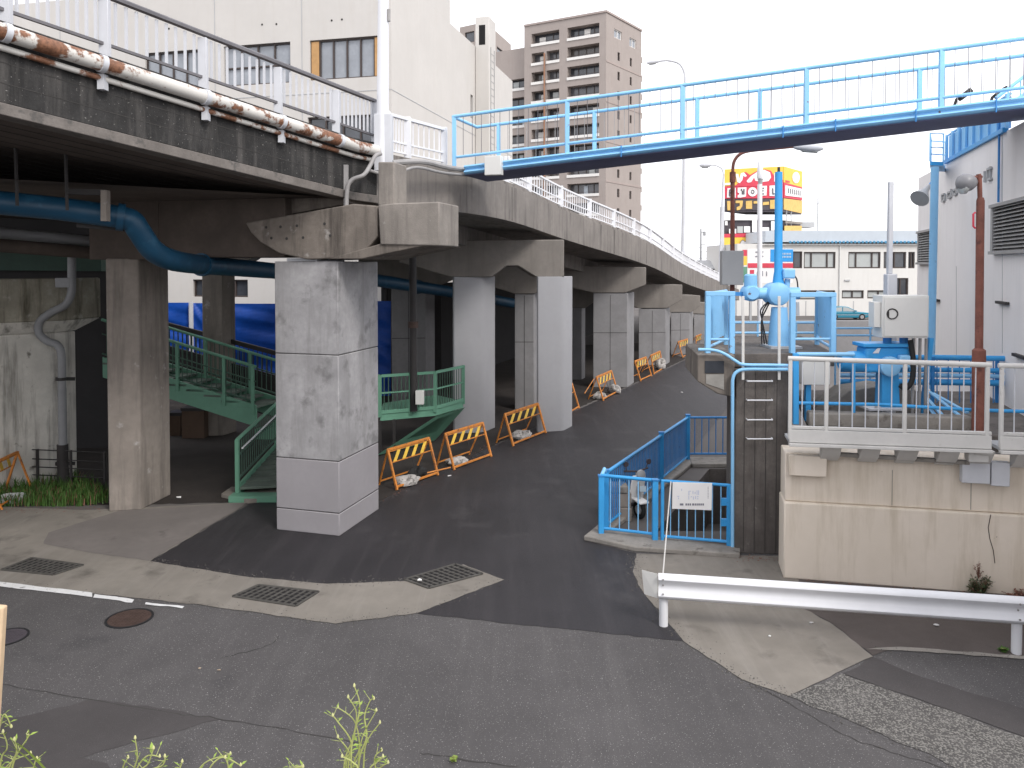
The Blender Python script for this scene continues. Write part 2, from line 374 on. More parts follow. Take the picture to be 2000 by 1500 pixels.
flat('asphalt_strip', [(1645, 1315), (1705, 1283), (1800, 1322), (2000, 1384), (2500, 1530), (2500, 1620), (2000, 1438), (1760, 1354)], .012, M_patch, .02)
flat('asphalt_patch', [(-300, 1440), (40, 1400), (170, 1367), (330, 1385), (430, 1405), (300, 1440), (160, 1480), (400, 1560), (-300, 1600)], .008, M_patch, .03)
flat('kerb_line', [(1690, 1268), (1760, 1263), (2000, 1281), (2500, 1318), (2500, 1324), (2000, 1287), (1760, 1270)], .017, M_kerb)
# cracks in the old road
def crack(pts, w=.012):
    ps = spline([G(x, y, .0085) for x, y in pts], 7); l, r = [], []
    for i, p in enumerate(ps):
        t = (ps[min(i + 1, len(ps) - 1)] - ps[max(i - 1, 0)]).normalized(); n = V((-t.y, t.x, 0))
        k = w * random.uniform(.25, 1.); s = n * random.uniform(-.02, .02)
        l.append(p + s + n * k); r.append(p + s - n * k)
    return MB().poly(l + r[::-1])
for pts in ([(0, 1336), (170, 1366), (330, 1392), (420, 1402), (560, 1425), (700, 1452)], [(820, 1470), (900, 1482), (1010, 1497)],
            [(1460, 1330), (1560, 1385), (1660, 1440), (1740, 1468), (1860, 1505)], [(430, 1285), (520, 1262), (545, 1243)]):
    structure(crack(pts).build('road_crack', M_groove, smooth=False))
# white road line, worn
structure(MB().poly(rough([G(x, y, .018) for x, y in [(-300, 1098), (0, 1136), (180, 1157), (180, 1166), (0, 1145), (-300, 1108)]], .2, .012)).build('road_line', M_white, smooth=False))
structure(MB().poly(rough([G(x, y, .018) for x, y in [(185, 1160), (262, 1171), (258, 1177), (182, 1167)]], .12, .02)).build('road_line', M_white, smooth=False))
structure(MB().poly(rough([G(x, y, .018) for x, y in [(285, 1176), (360, 1184), (356, 1188), (283, 1180)]], .12, .02)).build('road_line', M_white, smooth=False))
# metal covers in the ground
def manhole(px, py, r, label, m):
    c = G(px, py, .006); t = thing('manhole_cover', c, label, 'manhole cover', 'manhole covers in the road')
    k = MB()
    for i in range(32):
        a, b = 2 * math.pi * i / 32, 2 * math.pi * (i + 1) / 32
        ring = [V((math.cos(x) * q, math.sin(x) * q, 0)) for q in (r, r * .9) for x in (a, b)]
        k.hexa([c + ring[0], c + ring[1], c + ring[3], c + ring[2]], [c + V((0, 0, .012)) + w for w in (ring[0], ring[1], ring[3], ring[2])])
    k.build('rim', M_black, t, smooth=False)
    k = MB().tube([c + V((0, 0, .002)), c + V((0, 0, .009))], r * .895, 32)
    for i in range(-5, 6):
        for j in range(-5, 6):
            if i * i + j * j < 24: q = c + V((i * r * .155, j * r * .155, .0)); k.box(q.x - .016, q.y - .016, c.z + .006, q.x + .016, q.y + .016, c.z + .013)
    k.build('lid', m, t)
manhole(253, 1208, .35, 'round rusty brown manhole cover in the road near the white line', M_iron)
manhole(12, 1245, .3, 'dark manhole cover half cut off by the left edge of the picture', M_dkp)
def grate(px, label, z=.016, n=10):
    q = [G(x, y, z) for x, y in px]; c = sum(q, V()) / 4
    t = thing('drain_grate', (c.x, c.y, z), label, 'drain grate', 'metal grates in the pavement')
    up = V((0, 0, .014)); fr = MB()
    MB().poly([p + V((0, 0, .001)) for p in q]).build('pit_shadow' if False else 'backing', M_void, t, smooth=False)  # black sheet painted in for the shade of the pit below
    for i in range(4): fr.beam(q[i] + up / 2, q[(i + 1) % 4] + up / 2, .05, .016)
    fr.build('frame', M_grate, t, smooth=False)
    s = MB()
    for i in range(1, n):
        k = i / n; s.beam(q[0].lerp(q[3], k) + up * .4, q[1].lerp(q[2], k) + up * .4, .04, .012)
    for i in range(1, 5):
        k = i / 5; s.beam(q[0].lerp(q[1], k) + up * .3, q[3].lerp(q[2], k) + up * .3, .012, .009)
    s.build('bars', M_grate, t, smooth=False)
grate([(455, 1165), (505, 1143), (622, 1156), (578, 1184)], 'metal drain grate in the middle of the concrete footway')
grate([(838, 1149), (790, 1132), (890, 1102), (942, 1121)], 'dark ribbed grate at the pointed end of the footway', .018)
grate([(3, 1113), (62, 1090), (162, 1104), (105, 1123)], 'metal grate near the left edge of the footway beside the grass', .018)
# ================================================================== VIADUCT
NEAR = [V(p) for p in ((-17.5, -5, 10.55), (-8.9, 8, 8.96), (-7, 10.9, 8.6), (-3.3, 16.5, 7.9), (-2.9, 17.1, 7.88))]
FAR = spline([(-2.9, 17.1, 7.88), (-2.62, 17.8, 7.89), (-.32, 22.5, 7.87), (2.17, 29, 7.43), (6.33, 37, 6.57), (10.97, 50, 5.44), (16.8, 65, 4.24), (23.5, 82, 3.0)], 6)
def zdeck(d):
    pp = NEAR + FAR
    for a, b in zip(pp, pp[1:]):
        if a.y <= d <= b.y and b.y > a.y: return a.z + (b.z - a.z) * (d - a.y) / (b.y - a.y)
    return 3.0
VIA = thing('road_viaduct', (-2.9, 17.1, 0), 'stained concrete road viaduct sloping down and curving away to the right', 'viaduct')
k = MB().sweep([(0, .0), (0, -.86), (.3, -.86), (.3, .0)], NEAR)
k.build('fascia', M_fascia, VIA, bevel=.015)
k = MB()
for z in (-.3, -.58): k.sweep([(-.004, z), (-.004, z - .012), (.004, z - .012), (.004, z)], NEAR)
k.build('joint_line', M_groove, VIA)
MB().sweep([(-.035, -.862), (-.035, -1.03), (.3, -1.03), (.3, -.862)], NEAR).build('lip', M_lip, VIA, bevel=.012)
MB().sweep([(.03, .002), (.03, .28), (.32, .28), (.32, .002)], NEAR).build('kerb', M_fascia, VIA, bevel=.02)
MB().sweep([(.302, -.02), (.302, -1.0), (18, -1.0), (18, -.02)], NEAR).build('deck_slab', M_soff, VIA)  # slab widened past the deck to keep light out below
k = MB()
for q in [.75 + .42 * i for i in range(14)]: k.sweep([(q, -1.003), (q, -1.008), (q + .018, -1.008), (q + .018, -1.003)], NEAR)
k.build('soffit_joints', M_groove, VIA)
MB().sweep([(0, 0), (0, -1.03), (.32, -1.03), (.32, 0)], FAR).build('fascia', M_deck, VIA, bevel=.015)
MB().sweep([(.04, .002), (.04, .1), (.34, .1), (.34, .002)], FAR).build('kerb', M_deck, VIA, bevel=.015)
MB().sweep([(.322, -.02), (.322, -.95), (9, -.95), (9, -.02)], sub_path(FAR, 21.5, 82)).build('deck_slab', M_deck, VIA)
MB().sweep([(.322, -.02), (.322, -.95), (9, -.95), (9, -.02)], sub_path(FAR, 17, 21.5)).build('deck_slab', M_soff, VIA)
for q in (2.3, 5.2, 8.1): MB().sweep([(q, -.95), (q, -1.55), (q + .5, -1.55), (q + .5, -.95)], sub_path(FAR, 24, 80)).build('girder', M_deck, VIA)
k = MB()
for px in (1000, 1116, 1200, 1262, 1310): # vertical expansion joints on the outer face
    p = at_px(FAR, px)
    q = FAR[min(range(len(FAR)), key=lambda i: abs(FAR[i].y - p.y - .5))]; t = V((q.x - p.x, q.y - p.y, 0)).normalized(); n = V((t.y, -t.x, 0)) * .004
    k.beam(p + n + V((0, 0, -.02)), p + n + V((0, 0, -1.0)), .02, .006, n.normalized())
k.build('expansion_joint', M_groove, VIA)
# railing along the near span
def bars_panel(pts_lo, pts_hi, n, r):
    m = MB()
    for i in range(1, n + 1):
        f = i / (n + 1); m.beam(pts_lo[0].lerp(pts_lo[1], f), pts_hi[0].lerp(pts_hi[1], f), r, r)
    return m
up = lambda p, z: p + V((0, 0, z))
RN = thing('bridge_railing', up(NEAR[3], .28), 'weathered white metal railing with flat bars along the near viaduct edge', 'railing')
LN = off_path(NEAR, .17)
posts = [p for p in [at_px(LN, x) for x in (-900, -520, -215, 20, 211, 401, 546, 658)]]
ENDP = at_px(LN, 734)
MB().sweep([(-.055, 1.17), (-.055, 1.22), (-.03, 1.245), (.03, 1.245), (.055, 1.22), (.055, 1.17)], [posts[0], ENDP]).build('top_rail', M_drail, RN)
MB().sweep([(-.025, .43), (-.025, .475), (.025, .475), (.025, .43)], [posts[0], ENDP]).build('bottom_rail', M_drail, RN)
for p in posts + [ENDP]: MB().box(p.x - .075, p.y - .05, p.z + .27, p.x + .075, p.y + .05, p.z + 1.17).build('post', M_gpaint, RN, bevel=.008)
for a, b in zip(posts, posts[1:] + [ENDP]):
    bars_panel((up(a, .476), up(b, .476)), (up(a, 1.168), up(b, 1.168)), 9, .038).build('baluster_panel', M_gpaint, RN, smooth=False)
# pipes hung on the fascia
PA = sub_path(off_path(NEAR, -.17, .06), -4, 16.85)
T = thing('rusty_pipe', PA[-1], 'thick white pipe with orange rust patches along the viaduct edge', 'pipe')
MB().tube(PA, .115, 16).build('pipe', M_rustw, T)
for px in (205, 405, 552, 665, 20):
    p = at_px(PA, px); q = p.lerp(PA[-1], .004); d = (PA[-1] - PA[0]).normalized()
    MB().tube([p - d * .04, p + d * .04], .135, 16).build('collar', M_gpaint, T)
PB = sub_path(off_path(NEAR, -.075, -.13), -4, 16.9)
T = thing('thin_pipe', PB[-1], 'thin white pipe with rust spots just below the thick rusty pipe', 'pipe')
MB().tube(PB, .045, 10).build('pipe', M_rustw, T)
for px in (205, 405, 552):
    p = at_px(PB, px); MB().box(p.x - .05, p.y - .06, p.z - .17, p.x + .05, p.y + .08, p.z + .06).build('bracket', M_gpaint, T)
# railing of the landing and of the far ramp (white)
def white_rail(path, posts_px, top, label, pn, end=None):
    LP = off_path(path, .2); T = thing('ramp_railing', at_px(LP, posts_px[0]), label, 'railing')
    ps = [at_px(LP, x) for x in posts_px]
    fine = sub_path(LP, ps[0].y, ps[-1].y)
    MB().sweep([(-.05, top - .07), (-.05, top), (.05, top), (.05, top - .07)], fine).build('top_rail', M_wpaint, T, bevel=.01)
    for z in (.2, .42): MB().sweep([(-.025, z), (-.025, z + .04), (.025, z + .04), (.025, z)], fine).build('bottom_rail', M_wpaint, T)
    for p in ps: MB().box(p.x - .08, p.y - .07, p.z + .09, p.x + .08, p.y + .07, p.z + top + .02).build('post', M_wpaint, T, bevel=.012)
    for a, b in zip(ps, ps[1:]):
        bars_panel((up(a, .2), up(b, .2)), (up(a, top - .07), up(b, top - .07)), pn, .03).build('baluster_panel', M_wpaint, T, smooth=False)
white_rail(FAR, (757, 797, 868), 1.06, 'short white railing on the landing between the tall pole and the blue footbridge', 6)
white_rail(FAR, (990, 1033, 1095, 1151, 1198, 1237, 1269, 1294, 1314, 1331, 1345, 1357, 1368, 1378, 1386, 1394, 1402), .88, 'long white railing following the curved descending ramp', 12)
# lamp pole fixed to the deck edge
T = thing('lamp_pole', P(748, 325, 17.0), 'tall tapering white pole fixed to the viaduct edge beside the rusty pipe', 'pole')
a = P(748, 330, 16.95)
MB().tube([a, up(a, 1.2), V((a.x + .02, a.y, 11)), V((a.x + .1, a.y, 15.5))], [.135, .13, .115, .085], 20).build('shaft', M_wpaint, T)
MB().box(a.x - .17, a.y - .12, a.z - .05, a.x + .2, a.y + .16, a.z + 1.15).build('base_box', M_gpaint, T, bevel=.012)
MB().tube([up(a, 3.1) + V((.14, -.05, 0)), up(a, 3.35) + V((.14, -.05, 0))], .04, 8).build('clamp', M_cond, T)
# junction box + conduits
b = P(757, 318, 16.8)
T = thing('conduit_run', P(678, 405, 16.2), 'grey metal conduit bending up to the pipe end beside the pole', 'conduit')
q = lambda x, y, d=16.15: P(x, y, d)
MB().tube(spline([q(677, 408), q(677, 385), q(680, 362), q(690, 350), (q(710, 342)), q(722, 325, 16.4), q(733, 305, 16.5), q(744, 300, 16.6)], 6), .045, 10).build('conduit', M_cond, T)
MB().beam(q(676, 405, 16.3), q(676, 322, 16.3), .09, .06, (0, 1, 0)).build('channel', M_cond, T)
T = thing('cable_run', P(745, 338, 16.9), 'two sagging grey cables running under the landing to the white box', 'cables')
MB().tube(spline([P(722, 333, 16.75), P(765, 342, 17.0), P(812, 327, 17.6), P(870, 338, 18.9), P(948, 345, 20.9)], 8), .035, 8).build('cable', M_cond, T)
MB().tube(spline([P(765, 318, 17.0), P(825, 316, 17.9), P(880, 328, 19.2), P(950, 336, 20.9)], 8), .06, 8).build('cable', M_cond, T)
# ------------------------------------------------------------------ piers
def foot(a, b, c):
    a, b, c = [G(*p) for p in (a, b, c)]; return [a, b, c, a + c - b]
def shaft(m, f, z0, z1, ch=.0, grow=0.):
    if ch <= 0: return m.hexa([V((p.x, p.y, z0)) for p in f], [V((p.x, p.y, z1)) for p in f])
    out = []
    for i in range(4):
        p, q, r = f[i - 1], f[i], f[(i + 1) % 4]
        out += [q + (p - q).normalized() * ch, q + (r - q).normalized() * ch]
    return m.prism([V((p.x, p.y, z0)) for p in out], (0, 0, z1 - z0))
def cap_front(m, px, a, b, fwd, back):       # polygon on the front plane, extruded backwards
    a = V((a.x, a.y, 0)); b = V((b.x, b.y, 0)); u = (b - a).normalized(); n = V((u.y, -u.x, 0))
    pts = [PL(x, y, a + n * fwd, b + n * fwd) for x, y in px]
    return m.prism(pts, -n * (back + fwd))
PG = 'concrete piers carrying the viaduct'
# pier 1, clad in grey panels
f1 = foot((540, 1035), (663, 1048), (740, 995)); c1 = sum(f1, V()) / 4
T = thing('viaduct_pier', c1, 'big square grey-panelled pier standing alone in front on fresh asphalt', 'pier', PG)
zs = [0.0, P(600, 992, 16.4).z, P(600, 893, 16.4).z, P(600, 690, 16.4).z, P(600, 510, 16.4).z]
for i, (a, b) in enumerate(zip(zs, zs[1:])):
    f = [c1 + (p - c1) * (1.0 if i > 0 else 1.0) for p in f1]
    shaft(MB(), f, a + .004, b - .005).build('cladding_panel', M_panel if i > 1 else M_panel2, T, bevel=.02) if i != 99 else 0
shaft(MB(), [c1 + (p - c1) * .985 for p in f1], 0, zs[-1] - .02).build('core', M_groove, T)
a, b = f1[0], f1[1]
k = MB(); cap_front(k, [(545, 495), (508, 473), (490, 455), (479, 435), (690, 398), (737, 402), (737, 462), (703, 503), (600, 507)], a, b, .08, 1.75)
k.build('cap', M_cap, T, bevel=.025)
k = MB(); ua = (V((b.x, b.y, 0)) - V((a.x, a.y, 0))).normalized(); na = V((ua.y, -ua.x, 0))
for x, y in ((520, 444), (548, 443), (580, 441), (634, 437), (530, 465), (560, 466), (592, 464), (645, 460)):
    c = PL(x, y, V((a.x, a.y, 0)) + na * .08, V((b.x, b.y, 0)) + na * .08); k.tube([c - na * .02, c + na * .006], .03, 8)
k.build('tie_hole', M_groove, T)
k = MB(); cap_front(k, [(738, 400), (768, 397), (858, 394), (858, 480), (742, 478)], a, b, .14, .95)
k.build('cap_nib', M_cap2, T, bevel=.025)
k = MB(); cap_front(k, [(640, 506), (706, 506), (835, 478), (742, 476)], a, b, .1, 1.85); k.build('cap_haunch', M_cap, T, bevel=.02)
k = MB(); cap_front(k, [(480, 434), (684, 397), (684, 350), (470, 350)], a, b, -.5, 1.7)
k.build('bearing_block', M_cap, T, bevel=.02)
k = MB(); cap_front(k, [(738, 402), (770, 400), (770, 316), (738, 316)], a, b, .02, .6); k.build('joint_block', M_cap2, T, bevel=.03)
MB().obox(f1[0] + V((.25, .03, 0)), (f1[1] - f1[0]).normalized(), .7, (f1[3] - f1[0]).normalized(), 1.2, zs[-1] - .002, zs[-1] + .06).build('bearing_plate', M_gpaint, T)
# pier 2, portal frame with two smooth columns
fa = foot((882, 848), (947, 844), (960, 838)); fb = foot((1046, 845), (1100, 842), (1119, 832))
fa = [fa[0], fa[0] + (fb[1] - fb[0]).normalized() * 1.08]; vv = (fb[2] - fb[1]).normalized(); uu = (fb[1] - fb[0]).normalized()
fa += [fa[1] + vv * .95, fa[0] + vv * .95]; fb = [fb[0], fb[1], fb[1] + vv * .95, fb[0] + vv * .95]
T = thing('portal_pier', (fa[0] + fb[1]) / 2, 'two smooth pale grey columns joined by a notched concrete cross beam', 'pier', PG)
zt = P(1000, 540, 26.5).z
for f in (fa, fb): shaft(MB(), f, 0, zt, .09).build('column', M_steel, T, bevel=.015)
k = MB(); cap_front(k, [(780, 470), (1102, 468), (1102, 541), (1047, 541), (1012, 519), (990, 519), (962, 541), (880, 541), (780, 512)], fa[0], fb[1], -.02, .97)
k.build('cross_beam', M_cap3, T, bevel=.03)
# further piers
def pier(fp, top, capx, name_label, m=M_plain, grooves=True, back=1.3, capm=None):
    f = foot(*fp); d = (f[0].y + f[1].y) / 2; z = P(fp[0][0], top, d).z; c = sum(f, V()) / 4
    T = thing('viaduct_pier', (c.x, c.y, 0), name_label, 'pier', PG)
    shaft(MB(), f, 0, z).build('shaft', m, T, bevel=.03)
    if grooves:
        u = (f[1] - f[0]).normalized(); n = V((u.y, -u.x, 0)) * .003; k = MB(); w = (f[1] - f[0]).length
        k.beam(f[0] + n + u * .02 + V((0, 0, z * .58)), f[1] + n - u * .02 + V((0, 0, z * .58)), .006, .022); k.beam(f[0] + n * 1.5 + u * w * .5 + V((0, 0, .05)), f[0] + n * 1.5 + u * w * .5 + V((0, 0, z - .1)), .02, .006, n.normalized())
        k.build('joint', M_groove, T, smooth=False)
    if capx:
        k = MB(); cap_front(k, capx, f[0], f[1], .05, back); k.build('cap', capm or M_cap3, T, bevel=.03)
    return T, f, z
pier(((1158, 757), (1225, 757), (1238, 748)), 572, [(1090, 518), (1262, 522), (1262, 556), (1222, 572), (1160, 572), (1090, 556)], 'flat grey pier with a cross of dark joints behind the leaning barricades')
pier(((1247, 714), (1300, 713), (1308, 708)), 603, [(1215, 555), (1333, 556), (1333, 585), (1303, 602), (1247, 602), (1215, 590)], 'grey pier fourth along the kerb, behind the pair of orange barricades', back=1.6)
pier(((1310, 693), (1347, 692), (1353, 688)), 610, [(1288, 574), (1368, 577), (1368, 598), (1350, 610), (1310, 610), (1288, 600)], 'small grey pier fifth along the kerb beside the bent barricade', back=1.8)
pier(((1355, 680), (1384, 679), (1388, 676)), 613, [(1340, 590), (1400, 592), (1400, 604), (1384, 614), (1340, 612)], 'farthest small pier just beside the blue platform railing', back=2., grooves=False)
tl, fl, zl = pier(((212, 1000), (276, 996), (334, 967)), 505, None, 'brown weathered pier with light and dark streaks between drainpipe and green stairs', m=M_brown, grooves=False)
pier(((397, 852), (436, 851), (462, 843)), 520, [(330, 470), (500, 470), (500, 500), (462, 524), (397, 524), (330, 500)], 'dark pier farther back behind the green stair, seen against blue tarpaulin', m=M_brown, grooves=False)
pier(((765, 800), (832, 798), (850, 792)), 560, [(700, 505), (900, 505), (900, 540), (850, 562), (765, 562), (700, 540)], 'shadowed pier behind the black downpipe under the viaduct', grooves=True)
pier(((1005, 800), (1043, 800), (1060, 790)), 572, [(960, 520), (1080, 520), (1080, 560), (1043, 574), (1005, 574), (960, 560)], 'grey pier seen through the gap between the two smooth columns', grooves=True)
pier(((1118, 742), (1136, 742), (1143, 738)), 600, [(1100, 560), (1160, 560), (1160, 590), (1143, 602), (1100, 600)], 'narrow dark pier seen just right of the right smooth column', grooves=False)
u = (f1[1] - f1[0]).normalized(); n = V((u.y, -u.x, 0)); p = fl[0] - u * .6 + V((0, .25, 0)); L = (f1[0] - p).dot(u) + .1
T = thing('cross_beam', (p.x, p.y, zl), 'dark concrete cross beam spanning from the brown pier to the front pier', 'beam')
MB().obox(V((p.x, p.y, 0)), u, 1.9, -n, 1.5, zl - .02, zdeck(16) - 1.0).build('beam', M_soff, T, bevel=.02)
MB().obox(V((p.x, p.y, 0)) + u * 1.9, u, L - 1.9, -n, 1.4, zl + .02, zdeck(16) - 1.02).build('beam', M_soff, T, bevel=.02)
# left abutment
q = [G(5, 960), G(118, 942), G(152, 930)]; q = [q[0] - (q[1] - q[0]) * 1.2, q[1], q[2], q[0] - (q[1] - q[0]) * 1.2 + q[2] - q[1]]
T = thing('abutment_pier', sum(q, V()) / 4, 'pale streaked concrete pier with a wide corbel head at the far left', 'pier')
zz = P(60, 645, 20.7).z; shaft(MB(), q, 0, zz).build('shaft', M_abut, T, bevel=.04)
uu2 = (q[1] - q[0]).normalized(); v2 = (q[2] - q[1]).normalized()
k = MB(); e = [q[0], q[1], q[2], q[3]]; w = [q[0], q[1] + uu2 * .35, q[2] + uu2 * .35 + v2 * .4, q[3] + v2 * .4]
w = [x - v2 * .35 if i < 2 else x for i, x in enumerate(w)]
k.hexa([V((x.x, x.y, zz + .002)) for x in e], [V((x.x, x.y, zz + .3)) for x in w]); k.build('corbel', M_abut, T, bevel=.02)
k = MB(); k.hexa([V((x.x, x.y, zz + .302)) for x in w], [V((x.x, x.y, P(60, 543, 20.6).z)) for x in w]); k.build('head', M_abut2, T, bevel=.03)
# ================================================================== UNDER THE VIADUCT
# big blue pipe
T = thing('blue_pipe', P(350, 510, 20), 'large blue water pipe hanging under the viaduct with an elbow in the middle', 'pipe')
up_pts = [P(-500, 372, 12.2), P(0, 396, 13.6), P(120, 408, 14.0), P(236, 424, 14.4)]
MB().tube(up_pts, .205, 20).build('upper_run', M_bpipe, T)
MB().tube(spline([P(236, 424, 14.4), P(258, 432, 14.5), P(272, 452, 14.6), P(300, 490, 14.9), P(340, 509, 15.6), P(395, 517, 17.2)], 7), .208, 20).build('elbow', M_bpipe, T)
lo = [P(395, 517, 17.2), P(535, 529, 20.6), P(738, 548, 25.6), P(880, 570, 29.5), P(1000, 592, 33)]
MB().tube(lo, .205, 20).build('lower_run', M_bpipe, T)
for p, q in ((lo[0], lo[1]), (up_pts[-1], up_pts[-2])):
    d = (q - p).normalized(); MB().tube([p - d * .06, p + d * .06], .25, 20).build('flange', M_bpipe, T)
for x, y, d in ((150, 411, 13.9), (55, 402, 13.6)):
    c = P(x, y, d); MB().tube([c + V((0, -.3, -.02)), c + V((0, -.33, 1.2))], .03, 6).build('hanger', M_dark, T)
c = P(815, 560, 27.9); d = (lo[3] - lo[2]).normalized()
MB().tube([c - d * .08, c + d * .08], .25, 18).build('flange', M_bpipe, T)
for (a, b, r, l) in ((P(-300, 428, 16), P(262, 478, 20), .13, 'thin grey pipe slung just under the upper run of the blue pipe'), (P(-300, 455, 15.5), P(255, 500, 20), .15, 'lower of two grey pipes slung below the blue pipe at left')):
    tag(MB().tube([a, a.lerp(b, .5), b], r, 12).build('hung_pipe', M_pvc if r < .14 else M_soff), l, 'pipe', 'grey pipes under the viaduct')
T = thing('pipe_bracket', P(205, 400, 18.4), 'dark steel hanger frame holding the blue pipe before its elbow', 'bracket')
MB().beam(P(206, 372, 13.95), P(206, 432, 13.95), .14, .1).build('upright', M_brown, T); MB().beam(P(130, 374, 14.0), P(206, 376, 14.0), .1, .1).build('arm', M_dark, T)
MB().beam(P(150, 436, 14.3), P(262, 446, 14.7), .1, .14).build('shelf', M_dark, T)
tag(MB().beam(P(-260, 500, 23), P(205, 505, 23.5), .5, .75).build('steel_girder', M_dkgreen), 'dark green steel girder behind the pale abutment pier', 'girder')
# grey rain pipe
T = thing('drain_pipe', P(122, 945, 19.4), 'grey plastic rainwater pipe with a double bend in front of the abutment', 'drain pipe')
q = lambda x, y: P(x, y, 19.6)
MB().tube(spline([q(140, 480), q(140, 540), q(139, 572), q(128, 595), q(100, 610), q(78, 628), q(76, 650), q(92, 666), q(112, 674), q(120, 695), q(121, 760)], 6), .095, 14).build('bend', M_pvc, T)
MB().tube([q(121, 758), q(123, 870)], .1, 14).build('downpipe', M_pvc, T)
MB().tube([q(122, 868), q(124, 960)], .13, 14).build('foot_sleeve', M_dark, T)
for y in (737, 902): MB().tube([q(119, y), q(119, y + 6)], .125, 14).build('clamp', M_dark, T); MB().beam(q(124, y + 3), P(145, y + 3, 20.1), .05, .09).build('clamp_arm', M_dark, T)
c = q(126, 552); MB().box(c.x - .18, c.y - .1, c.z - .12, c.x + .18, c.y + .15, c.z + .12).build('box', M_pvc, T, bevel=.01)
# black downpipe
T = thing('black_downpipe', P(808, 800, 23.5), 'black vertical pipe with a collar in front of the shadowed pier', 'pipe')
MB().tube([P(806, 488, 23.4), P(808, 803, 23.4)], .11, 12).build('pipe', M_dark, T); MB().tube([P(807, 628, 23.4), P(807, 640, 23.4)], .15, 12).build('collar', M_iron, T)
c = P(820, 776, 23.2); tag(MB().box(c.x - .12, c.y - .1, c.z - .2, c.x + .12, c.y + .1, c.z + .2).build('meter_box', M_cab, bevel=.01), 'small white box fixed low beside the black downpipe', 'meter box')
# blue tarpaulin fences
def tarp(a, b, label):
    n, k = 40, 10; m = MB(); d = (b[0] - a[0]); vs = []
    for j in range(k + 1):
        for i in range(n + 1):
            p = V(a[1]).lerp(V(b[1]), i / n); q = V(a[0]).lerp(V(b[0]), i / n); r = p.lerp(q, j / k)
            w = .03 * math.sin(i * .8 + j * .6) + .03 * math.sin(i * .45 - j * .22) + .014 * math.sin(i * 2.1 + j * 1.3)
            vs.append(r + V((.2, -1, 0)) * w)
    m.add(vs, [[j * (n + 1) + i, j * (n + 1) + i + 1, (j + 1) * (n + 1) + i + 1, (j + 1) * (n + 1) + i] for j in range(k) for i in range(n)])
    return tag(m.build('tarpaulin', M_tarp), label, 'tarpaulin', 'blue tarpaulins hung behind the stairs')
tarp((P(180, 590, 31), P(390, 592, 31)), (G(390, 760, .6), G(180, 760, .6)), 'wide bright blue tarpaulin behind the green stair, left of the back pier') if 0 else None
def tarp2(px0, px1, top, d0, d1, zb, label):
    a, b = P(px0, top, d0), P(px1, top, d1); return tarp((a, b), (V((a.x, a.y, zb)), V((b.x, b.y, zb))), label)
tarp2(250, 370, 591, 31, 31.2, .4, 'blue tarpaulin left of the pale post behind the green stair')
tarp2(376, 400, 592, 31.2, 31.3, .4, 'narrow strip of blue tarpaulin between the pale post and the back pier')
tarp2(403, 560, 593, 31.2, 31.5, .4, 'blue tarpaulin with slanting folds between back pier and front pier')
tarp2(705, 763, 588, 31, 31.1, .4, 'blue tarpaulin showing in the dark just right of the front pier')
tag(MB().tube([P(373, 590, 31.0), V((P(373, 590, 31.0).x, 31.0, 0))], .09, 8).build('pale_post', M_gpaint), 'thin pale post between two blue tarpaulins', 'post')
# dark wall added behind the viaduct, stands for shade and blocks light
W = off_path(sub_path(FAR, 29.8, 64), 9.35); W = [V((p.x, p.y, 0)) for p in W]; W = [V((-4.98, 31.3, 0)), V((-4.3, 34.2, 0))] + [p for p in W if p.y > 36]
T = thing('shade_screen', P(60, 700, 23.5), 'added black shade screen behind the pale abutment pier at far left', 'wall')  # screen added to darken the gap beside the abutment
a, b = P(-1200, 850, 23.6), P(224, 850, 23.9); MB().prism([V((a.x, 23.6, 0)), V((b.x, 23.9, 0)), V((b.x, 24.1, 0)), V((a.x, 23.8, 0))], (0, 0, 7.1)).build('shade_sheeting', M_void2, T)
T = thing('shade_wall', W[0], 'added dark shade wall keeping light out behind the viaduct', 'wall')
MB().sweep([(0, 0), (.2, 0), (.2, 4.7), (0, 4.7)], W).build('shade_sheeting', M_void2, T)
k = MB()
for i in range(26):
    p = W[0].lerp(W[1], i / 26) if i < 2 else W[1].lerp(W[3], (i - 2) / 24); k.box(p.x - .04, p.y - .06, 0, p.x + .04, p.y + .02, 4.6)
k.build('ribs', M_dark, T)
